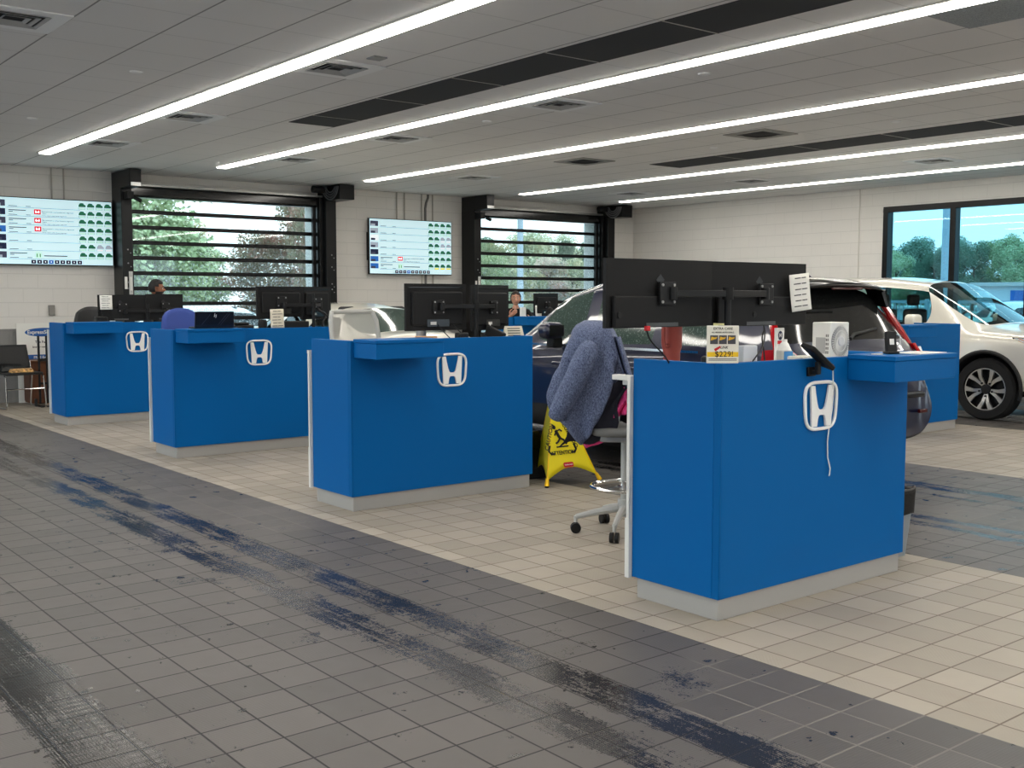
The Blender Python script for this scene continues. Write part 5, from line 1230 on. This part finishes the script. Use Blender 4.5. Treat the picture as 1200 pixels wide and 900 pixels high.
# ------------------------------------------------------------------ people
def head(bm_out, c, yaw, pitch=0, s=1.0, n=(28, 22)):
    """sculpted head appended to an MB; returns helper that maps head coords to world"""
    R = Matrix.Translation(c) @ Matrix.Rotation(yaw, 4, 'Z') @ Matrix.Rotation(pitch, 4, 'X')
    nu, nv = n
    def g(x, y, k): return math.exp(-((x)**2+(y)**2)*k)
    def fn(u, v):
        th = 2*PI*u; ph = PI*v; d = Vector((math.sin(ph)*math.sin(th), -math.sin(ph)*math.cos(th), math.cos(ph)))   # face looks to -Y
        x, y, z = d.x*.076, d.y*.097, d.z*.118
        if z < 0:
            k = -z/.118; x *= 1-.30*k**1.5; y = y*(1-.12*k) - .010*k if y < 0 else y*(1-.45*k)
        if y < 0:
            f = min(1, -y/.05)
            y -= f*(.022*g(x/.012, (z+.018)/.022, 1)+.010*g(x/.016, (z+.03)/.010, 1))           # nose
            y -= f*.006*g(x/.05, (z-.028)/.010, 1)                                            # brow
            y += f*.010*(g((x-.032)/.016, (z-.008)/.011, 1)+g((x+.032)/.016, (z-.008)/.011, 1))  # sockets
            y -= f*.006*g(x/.022, (z+.060)/.008, 1); y += f*.004*g(x/.024, (z+.068)/.004, 1); y -= f*.005*g(x/.02, (z+.076)/.006, 1)
            y -= f*.008*g(x/.022, (z+.105)/.014, 1)
        return R @ (Vector((x, y, z))*s)
    bm_out.grid(fn, nu*2, nv*2, wrapu=True)
    for sg in (-1, 1):
        bm_out.grid(lambda u, v: R @ (Vector((sg*(.074+.016*math.sin(PI*v)*(.6+.4*math.sin(2*PI*u))), .012+.024*math.sin(PI*v)*math.cos(2*PI*u), .0+.034*math.sin(PI*v)*math.sin(2*PI*u)+.0))*s), 12, 7, wrapu=True)
    return R, s
def cap(m, name, R, s, parent, off, test, sc=(1, 1, 1)):
    b = MB(); nu, nv = 40, 28; idx = {}
    def p(u, v):
        th = 2*PI*u; ph = PI*v; d = Vector((math.sin(ph)*math.sin(th), -math.sin(ph)*math.cos(th), math.cos(ph)))
        x, y, z = d.x*(.076+off), d.y*(.097+off), d.z*(.118+off)
        if z < 0:
            k = -z/.118; x *= 1-.30*min(1, k)**1.5; y = y*(1-.12*k)-.010*k if y < 0 else y*(1-.45*k)
        return d, Vector((x, y, z))
    vs = []; ok = []
    for j in range(nv+1):
        for i in range(nu):
            d, q = p(i/nu, j/nv); vs.append(R @ (q*s)); ok.append(test(q))
    fs = []
    for j in range(nv):
        for i in range(nu):
            f = (j*nu+i, j*nu+(i+1) % nu, (j+1)*nu+(i+1) % nu, (j+1)*nu+i)
            if all(ok[k] for k in f): fs.append(f)
    b.add(vs, fs); o = b.build(name, m, parent, smooth=True, solid=.010, angle=80); return o
def skin_mesh(name, joints, edges, mtl, parent, sub=2):
    me = bpy.data.meshes.new(name); me.from_pydata([j[0] for j in joints], edges, [])
    o = bpy.data.objects.new(name, me); COL.objects.link(o); o.parent = parent
    md = o.modifiers.new('k', 'SKIN'); md.use_smooth_shade = True
    for i, j in enumerate(joints):
        r = j[1]; me.skin_vertices[0].data[i].radius = r if isinstance(r, tuple) else (r, r)
    me.skin_vertices[0].data[0].use_root = True
    sd = o.modifiers.new('u', 'SUBSURF'); sd.levels = sub; sd.render_levels = sub
    dg = bpy.context.evaluated_depsgraph_get(); ev = bpy.data.meshes.new_from_object(o.evaluated_get(dg)); bpy.data.objects.remove(o)
    ev.name = name
    for p in ev.polygons: p.use_smooth = True
    ev.materials.clear(); ev.materials.append(mtl)
    o2 = bpy.data.objects.new(name, ev); COL.objects.link(o2); o2.parent = parent; return o2
def join_into(o, mb):
    """append MB geometry to an object's mesh so the body stays one mesh"""
    bm = bmesh.new(); bm.from_mesh(o.data); me = bpy.data.meshes.new('x'); me.from_pydata([tuple(v) for v in mb.v], [], mb.f); bm.from_mesh(me)
    bmesh.ops.remove_doubles(bm, verts=bm.verts, dist=1e-5)
    for f in bm.faces: f.smooth = True
    bmesh.ops.recalc_face_normals(bm, faces=bm.faces); bm.to_mesh(o.data); bm.free(); bpy.data.meshes.remove(me)
def hand(mb, wrist, direction, palm_n, curl=.6, side=1, s=1.0):
    d = Vector(direction).normalized(); n = Vector(palm_n).normalized(); n = (n-d*n.dot(d)).normalized(); a = d.cross(n)*side; W_ = Vector(wrist)
    mb.ring([W_, W_+d*.03*s, W_+d*.06*s, W_+d*.085*s], .03, 10, radii=[.024*s, .032*s, .036*s, .030*s])
    for k, (off, L) in enumerate(((-.028, .075), (-.010, .085), (.009, .080), (.027, .062))):
        p = W_+d*.082*s+a*off*s; pts = [p-d*.02*s]; dd = d.copy()
        for seg in (.45, .32, .23):
            pts.append(pts[-1]+dd*(L*seg+(.02 if seg == .45 else 0))*s); dd = (dd+n*curl*.75).normalized()
        mb.ring(pts, .009, 8, radii=[.0095*s, .009*s, .008*s, .0065*s])
    p = W_+d*.028*s-a*.028*s; pts = [p, p+(d*.5-a*.6+n*.3).normalized()*.034*s, p+(d*.9-a*.62+n*.55).normalized()*.062*s, p+(d*1.15-a*.35+n*.7).normalized()*.082*s]
    mb.ring(pts, .011, 8, radii=[.013*s, .011*s, .010*s, .007*s])
def person(label, loc, rz, skin, hair_m, top_m, sitting, beard, head_yaw, armpose, head_z, collar=True):
    t = thing('person', label, 'person', loc, rz)
    # local frame: faces -Y ; origin on the floor
    hz = head_z; nz_ = hz-.15; sh = hz-.235; hip = (.70 if sitting else hz-.72)
    hips = Vector((0, .03, hip)); chest = Vector((0, .03 if not sitting else .0, sh-.06)); neck = Vector((0, .005, nz_))
    kn = [Vector((sg*.12, -.40 if sitting else -.01, hip-.02 if sitting else hip-.43)) for sg in (-1, 1)]
    an = [Vector((sg*.12, -.36 if sitting else .02, .34 if sitting else .08)) for sg in (-1, 1)]
    J = [(hips, (.15, .11)), (hips.lerp(chest, .5), (.14, .10)), (chest, (.16, .105)), (neck-Vector((0, 0, .05)), .062), (neck, .055), (neck+Vector((0, -.008, .07)), .05)]
    Eg = [(0, 1), (1, 2), (2, 3), (3, 4), (4, 5)]
    for i, sg in enumerate((-1, 1)):
        k = len(J); hipj = hips+Vector((sg*.10, 0, -.06)); J += [(hipj, .085), (kn[i], .06), (an[i], .042), (an[i]+Vector((0, -.13, -.05)), .036)]; Eg += [(0, k), (k, k+1), (k+1, k+2), (k+2, k+3)]
        k = len(J); s0 = Vector((sg*.19, .02, sh)); el, wr = armpose[i]; J += [(s0, .058), (Vector(el), .043), (Vector(wr), .029)]; Eg += [(2, k), (k, k+1), (k+1, k+2)]
    body = skin_mesh('body', J, Eg, skin, t)
    hm = MB(); R, s_ = head(hm, Vector((0, -.01, hz)), head_yaw, 0, .98)
    for i, sg in enumerate((-1, 1)):
        el, wr = armpose[i]; dv = (Vector(wr)-Vector(el)).normalized(); hand(hm, Vector(wr)-dv*.005, dv, (-.3*sg, .3, -.8) if not sitting else (0, .8, .3), .55, sg)
    join_into(body, hm)
    eyes = MB(); 
    for sg in (-1, 1): eyes.lathe([(0, -.010), (.007, -.007), (.0095, 0), (.007, .007), (0, .010)], 12, R @ Matrix.Translation((sg*.031*s_, -.080*s_, .008*s_)))
    ey = eyes.build('eyes', mat('eye_white', (225, 220, 214), .3), t, smooth=True)
    ir = MB()
    for sg in (-1, 1): ir.lathe([(.0055, -.001), (.0055, .001), (0, .002)], 10, R @ Matrix.Translation((sg*.031*s_, -.0905*s_, .008*s_)) @ Matrix.Rotation(PI/2, 4, 'X'))
    ir.build('irises', mat('iris_dark', (40, 28, 20), .2), ey)
    br = MB()
    for sg in (-1, 1): br.ring([R @ (Vector((sg*.014, -.099, .028))*s_), R @ (Vector((sg*.032, -.096, .034))*s_), R @ (Vector((sg*.050, -.083, .028))*s_)], .0035, 6)
    br.build('eyebrows', hair_m, t, smooth=True)
    MB().ring([R @ (Vector((-.024, -.094, -.066))*s_), R @ (Vector((0, -.103, -.064))*s_), R @ (Vector((.024, -.094, -.066))*s_)], .0045, 6).build('lips', mat(skin.name+'_lip', (150, 84, 74), .5), t, smooth=True)
    cap(hair_m, 'hair', R, s_, t, .012, lambda q: (q.z > .052 + .25*max(0, -q.y-.02)) or (q.y > .012 and q.z > -.05) or (abs(q.x) > .066 and q.z > .018 and q.y > -.04))
    if beard: cap(hair_m, 'beard', R, s_, t, .004, lambda q: q.z < -.035 and q.y < .02 and not (abs(q.x) < .024 and -.072 < q.z < -.055))
    # clothes
    J2 = [(hips+Vector((0, 0, -.02)), (.165, .125)), (hips.lerp(chest, .5), (.158, .118)), (chest, (.195, .13)), (neck-Vector((0, 0, .022)), .082)]; E2_ = [(0, 1), (1, 2), (2, 3)]
    for i, sg in enumerate((-1, 1)):
        k = len(J2); el, wr = armpose[i]; J2 += [(Vector((sg*.19, .02, sh)), .082), (Vector(el), .066), (Vector(el).lerp(Vector(wr), .93), .042)]; E2_ += [(2, k), (k, k+1), (k+1, k+2)]
    topo = skin_mesh('sweatshirt', J2, E2_, top_m, t)
    if collar: MB().ring([(.072*math.cos(2*PI*k/20), .015+.066*math.sin(2*PI*k/20), nz_-.012-.03*max(0, -math.sin(2*PI*k/20))) for k in range(20)], .016, 8, closed=True).build('collar', top_m, topo, smooth=True)
    TR = mat('dark_trousers', (28, 28, 32), .8); J3 = [(hips+Vector((0, 0, .02)), (.158, .12))]; E3 = []
    for i, sg in enumerate((-1, 1)):
        k = len(J3); J3 += [(hips+Vector((sg*.10, 0, -.06)), .097), (kn[i], .073), (an[i]+Vector((0, 0, .02)), .058)]; E3 += [(0, k), (k, k+1), (k+1, k+2)]
    skin_mesh('trousers', J3, E3, TR, t)
    for i in range(2):
        a = an[i]; MB().grid(lambda u, v: (a.x+(.046*math.sin(PI*v)**.5)*math.cos(2*PI*u), a.y-.08+.14*math.cos(PI*v)*1.0, max(a.z-.078, a.z-.03+.052*math.sin(PI*v)**.6*math.sin(2*PI*u))), 16, 12, wrapu=True).build('shoe', BLK, t, smooth=True)
    return t
BLACKHOOD = mat('black_hoodie_cloth', (16, 16, 17), .85, bump=.2, bscale=60)
person('bearded man with short dark hair in profile behind the farthest left monitors', (5.46, 14.55, 0), .85, SKIN_A, HAIR, mat('charcoal_shirt_cloth', (30, 32, 38), .85), False, True, .35,
       [((-.27, .02, 1.10), (-.22, -.16, .93)), ((.27, .02, 1.10), (.22, -.16, .93))], 1.615)
person('man with short brown hair in a black hoodie facing us behind the far counter', (11.22, 13.92, 0), -.68, SKIN_B, HAIR_B, BLACKHOOD, True, False, .05,
       [((-.31, -.12, 1.02), (-.09, -.27, 1.20)), ((.34, -.06, .98), (.20, -.30, 1.12))], 1.475)
t = stool(11.26, 13.98, -.68, 'black stool under the man in the black hoodie', mat('black_leather', (18, 18, 19), .4), mat('black_leather2', (18, 18, 19), .4), BLK, 'solid', .60, 1.0, False)

# ------------------------------------------------------------------ outside
def asphalt():
    s = NT('wet_asphalt'); P, x, y, z = s.pos(); n = s.noise(P, .25, 4); f = s.noise(P, 40, 3)
    s.put(s.b.inputs['Base Color'], s.mix(s.m_('ADD', s.m_('MULTIPLY', n, .7), s.m_('MULTIPLY', f, .3)), (.10, .105, .11), (.26, .27, .28))); s.put(s.b.inputs['Roughness'], s.m_('ADD', .15, s.m_('MULTIPLY', n, .5))); return s.m
tag(MB().box(-60, 160, 16.92, 170, -.20, -.06).box(16.85, 160, -80, 16.92, -.20, -.06).box(-60, 16.85, -80, -6.25, -.20, -.06).box(-60, -3.25, -6.25, 16.92, -.20, -.06).build('ground', asphalt()), kind='structure')
def leaf_mat(name, c0, c1, c2):
    s = NT(name); P, x, y, z = s.pos(); n = s.noise(P, 1.1, 2, .6); f = s.noise(P, 6, 2, .7)
    c = s.mix(s.step(f, .35, .65), c0, c1); c = s.mix(s.m_('MULTIPLY', s.step(n, .5, .66), .7), c, c2)
    s.put(s.b.inputs['Base Color'], c); s.b.inputs['Roughness'].default_value = .7; return s.m
LF = [leaf_mat('green_leaves', (.30, .40, .20), (.54, .64, .36), (.64, .68, .44)), leaf_mat('autumn_red_leaves', (.36, .38, .25), (.60, .46, .36), (.74, .38, .34)), leaf_mat('autumn_gold_leaves', (.36, .46, .28), (.62, .62, .40), (.82, .66, .40)), leaf_mat('deep_green_needles', (.16, .26, .18), (.30, .42, .30), (.38, .48, .36))]
BARK = mat('tree_bark', (92, 82, 70), .9, noise=.3, nscale=8)
def tree_proto(kind, seed, conifer=False):
    rnd = random.Random(seed); t = bpy.data.objects.new('tree', None); COL.objects.link(t); t['category'] = 'tree'
    b = MB(); N = 20000; blobs = []
    for k in range(26):
        a = rnd.uniform(0, 2*PI); h = rnd.uniform(.18, .97); rad = (.30*math.sin(PI*min(1, (h-.05)))**.6 if not conifer else .22*(1.05-h))*rnd.uniform(.3, 1); blobs.append(Vector((rad*math.cos(a), rad*math.sin(a), h)))
    for k in range(N):
        c = rnd.choice(blobs); q = Vector((rnd.gauss(0, 1), rnd.gauss(0, 1), rnd.gauss(0, 1))).normalized()*(rnd.random()**.4)*(.13 if not conifer else .085); p = c+q
        if p.z < .04: continue
        s = rnd.uniform(.005, .0095); u = Vector((rnd.gauss(0, 1), rnd.gauss(0, 1), rnd.gauss(0, .6))).normalized()*s; v = u.orthogonal().normalized()*s*.8
        b.add([p-u-v, p+u-v, p+u+v, p-u+v], [(0, 1, 2, 3)])
    me = bpy.data.meshes.new('foliage'); me.from_pydata([tuple(v) for v in b.v], [], b.f); me.materials.append(LF[kind]); f = bpy.data.objects.new('foliage', me); COL.objects.link(f); f.parent = t
    tr = MB().ring([(0, 0, -.02), (.01, 0, .25), (-.01, .01, .55), (0, 0, .85)], .02, 8, radii=[.026, .02, .013, .005])
    for k in range(7):
        a = k*2.4; h = .28+.08*k; tr.ring([(0, 0, h), (.13*math.cos(a), .13*math.sin(a), h+.10), (.22*math.cos(a), .22*math.sin(a), h+.16)], .008, 6, radii=[.009, .006, .003])
    tr.build('trunk', BARK, t, smooth=True)
    return t
protos = {}
def tree(kind, x, y, h, wd, label, group, seed=1, conifer=False):
    key = (kind, seed, conifer)
    if key not in protos: protos[key] = tree_proto(kind, hash(key) % 999, conifer); t = protos[key]
    else:
        t = dup(protos[key], (0, 0, 0), 0)
    t.location = (x, y, -.1); t.rotation_euler = (0, 0, random.uniform(0, 6)); t.scale = (h*wd, h*wd, h); t['label'] = label; t['group'] = group; return t
random.seed(21)
tree(0, 12.2, 35, 9.5, 1.0, 'large green leafy tree filling the left half of the left glass door', 'trees outside the glass doors', 1)
tree(0, 15.4, 40, 4.0, 1.5, 'green tree just right of the large one beyond the left glass door', 'trees outside the glass doors', 2)
tree(1, 20.0, 41, 4.0, 1.6, 'reddish autumn tree in the middle right of the left glass door', 'trees outside the glass doors', 1)
tree(1, 21.0, 38, 8.0, .62, 'taller red leaved tree at the right side of the left glass door', 'trees outside the glass doors', 2)
tree(2, 18.4, 46, 4.8, 1.5, 'low pale green tree beyond the middle of the left glass door', 'trees outside the glass doors', 1)
tree(0, 9.4, 36, 6.0, 1.3, 'bushy green tree low behind the man at the left glass door', 'trees outside the glass doors', 2)
names2 = ['first', 'second', 'third', 'fourth', 'fifth', 'sixth', 'seventh', 'eighth', 'ninth', 'tenth', 'eleventh', 'twelfth']
for k in range(12):
    x = 40.5+k*1.65; y = 57+6*(k % 2); kd = (3, 3, 2, 3, 2, 3, 3, 2, 1, 3, 2, 3)[k]
    tree(kd, x+(2.5 if k % 2 else 0), y, 5.3+.5*math.sin(k*2.1)+.5*(k % 2), 1.15, ('%s tree from the left in the tree line behind the right glass door' % names2[k]), 'tree line beyond the right glass door', 1+k % 2, kd == 3)
for k in range(8):
    tree((2, 0, 2, 2, 1, 2, 0, 2)[k], 33.2+k*1.6, 46, 3.3+.4*math.sin(k*1.7), 1.4, ('%s low tree from the left, before the tree line beyond the right door' % names2[k]), 'low trees beyond the right glass door', 1+k % 2)
for k in range(12):
    kd = (3, 0, 3, 3, 0, 3, 3, 0, 3, 3, 0, 3)[k]
    tree(kd, 122+9*(k % 2), 86-k*2.5, 7.6+.7*math.sin(k*2.7)+.5*(k % 2), 1.05, ('%s tree from the left in the far row outside the window' % names2[k]), 'distant trees beyond the right hand window', 1+k % 2, False)
# lamp posts
POLE = mat('pale_galvanised_pole', (176, 190, 200), .5)
def lamp_post(x, y, h, r, label, heads):
    t = thing('lamp_post', label, 'lamp post', (x, y, -.06)); MB().cyl((0, 0, 0), (0, 0, h), r, 12, r*.8).build('pole', POLE, t, smooth=True); MB().cyl((0, 0, 0), (0, 0, .5), r*2, 12).build('base', LGREY, t)
    for a in heads:
        MB().box(.0, 1.0, -.06, .06, h-.08, h+.02, rotz(a)).box(.6, 1.3, -.18, .18, h-.10, h-.0, rotz(a)).build('lamp_head', POLE, t, bevel=.02)
lamp_post(25.2, 31.0, 4.9, .13, 'pale two headed lamp post seen through the right glass door', (.3, .3+PI))
lamp_post(36.2, 20.6, 12, .17, 'thick pale post seen through the left pane of the right hand window', (1.2,))
lamp_post(58, 27.2, 5.0, .07, 'thin distant lamp post left of the low building', (2.2,))
def wire(z0, z1, label):
    o = MB().ring([(70+k*.5, 80-k*12, z0+(z1-z0)*k/12-.5*math.sin(PI*k/12)) for k in range(13)], .06, 5).build('power_line', BLK, smooth=True); tag(o, label, 'power line')
wire(10.6, 10.4, 'upper power line across the sky in the right hand window'); wire(9.3, 9.2, 'lower power line across the sky in the right hand window')
t = thing('building', 'low white commercial building far beyond the right hand window', 'building', (72, 36.6, -.06), 0)
MB().box(0, 10, -22, 2, 0, 2.3).build('wall', mat('white_cladding', (224, 228, 230), .6), t); MB().box(-.4, 10.4, -22.4, 2.4, 2.3, 2.55).build('roof_edge', LGREY, t); MB().box(-.15, 0, -3.6, -.4, 1.2, 2.0).build('blue_sign_band', mat('sign_blue', (50, 110, 190), .5), t)
for k in range(4): MB().box(-.06, 0, -20+4.5*k, -18+4.5*k, .6, 1.7).build('window', BLK_GLOSS, t)
t = thing('metal_fence', 'pale metal railing fence outside the right hand window', 'fence', (34, 0, -.06))
for k in range(9): MB().box(-.05, .05, 24.0-2.0*k-.05, 24.0-2.0*k+.05, 0, 1.5).build('post', POLE, t)
MB().box(-.03, .03, 8, 24, 1.35, 1.45).box(-.03, .03, 8, 24, .55, .65).build('rail', POLE, t)
fp = MB()
for k in range(100): fp.box(-.012, .012, 8.05+.16*k, 8.08+.16*k, .65, 1.35)
fp.build('pickets', POLE, t)
bb = thing('dumpster', 'blue utility bin outside beyond the railing at the right edge', 'dumpster', (60, 27.0, -.06)); MB().add([(-1, -1.4, 0), (1, -1.4, 0), (1, 1.4, 0), (-1, 1.4, 0), (-1.2, -1.5, 1.9), (1.1, -1.5, 1.9), (1.1, 1.5, 1.9), (-1.2, 1.5, 1.9)], [(0, 3, 2, 1), (4, 5, 6, 7), (0, 1, 5, 4), (1, 2, 6, 5), (2, 3, 7, 6), (3, 0, 4, 7)]).build('bin_body', mat('dumpster_blue', (50, 110, 185), .5), bb, bevel=.05); MB().box(-1.2, 1.1, -1.5, 1.5, 1.9, 1.98).build('lid', BLK, bb, bevel=.03)
# cars outside
sedan((10.55, 20.5, -.06), PI/2, 'pale car parked outside the left glass door', PEARL_WL, PEARL_WET)
sedan((30.6, 13.4, -.06), -.4, 'light car outside at the far right edge beyond the window', PEARL_WL, PEARL_WET)
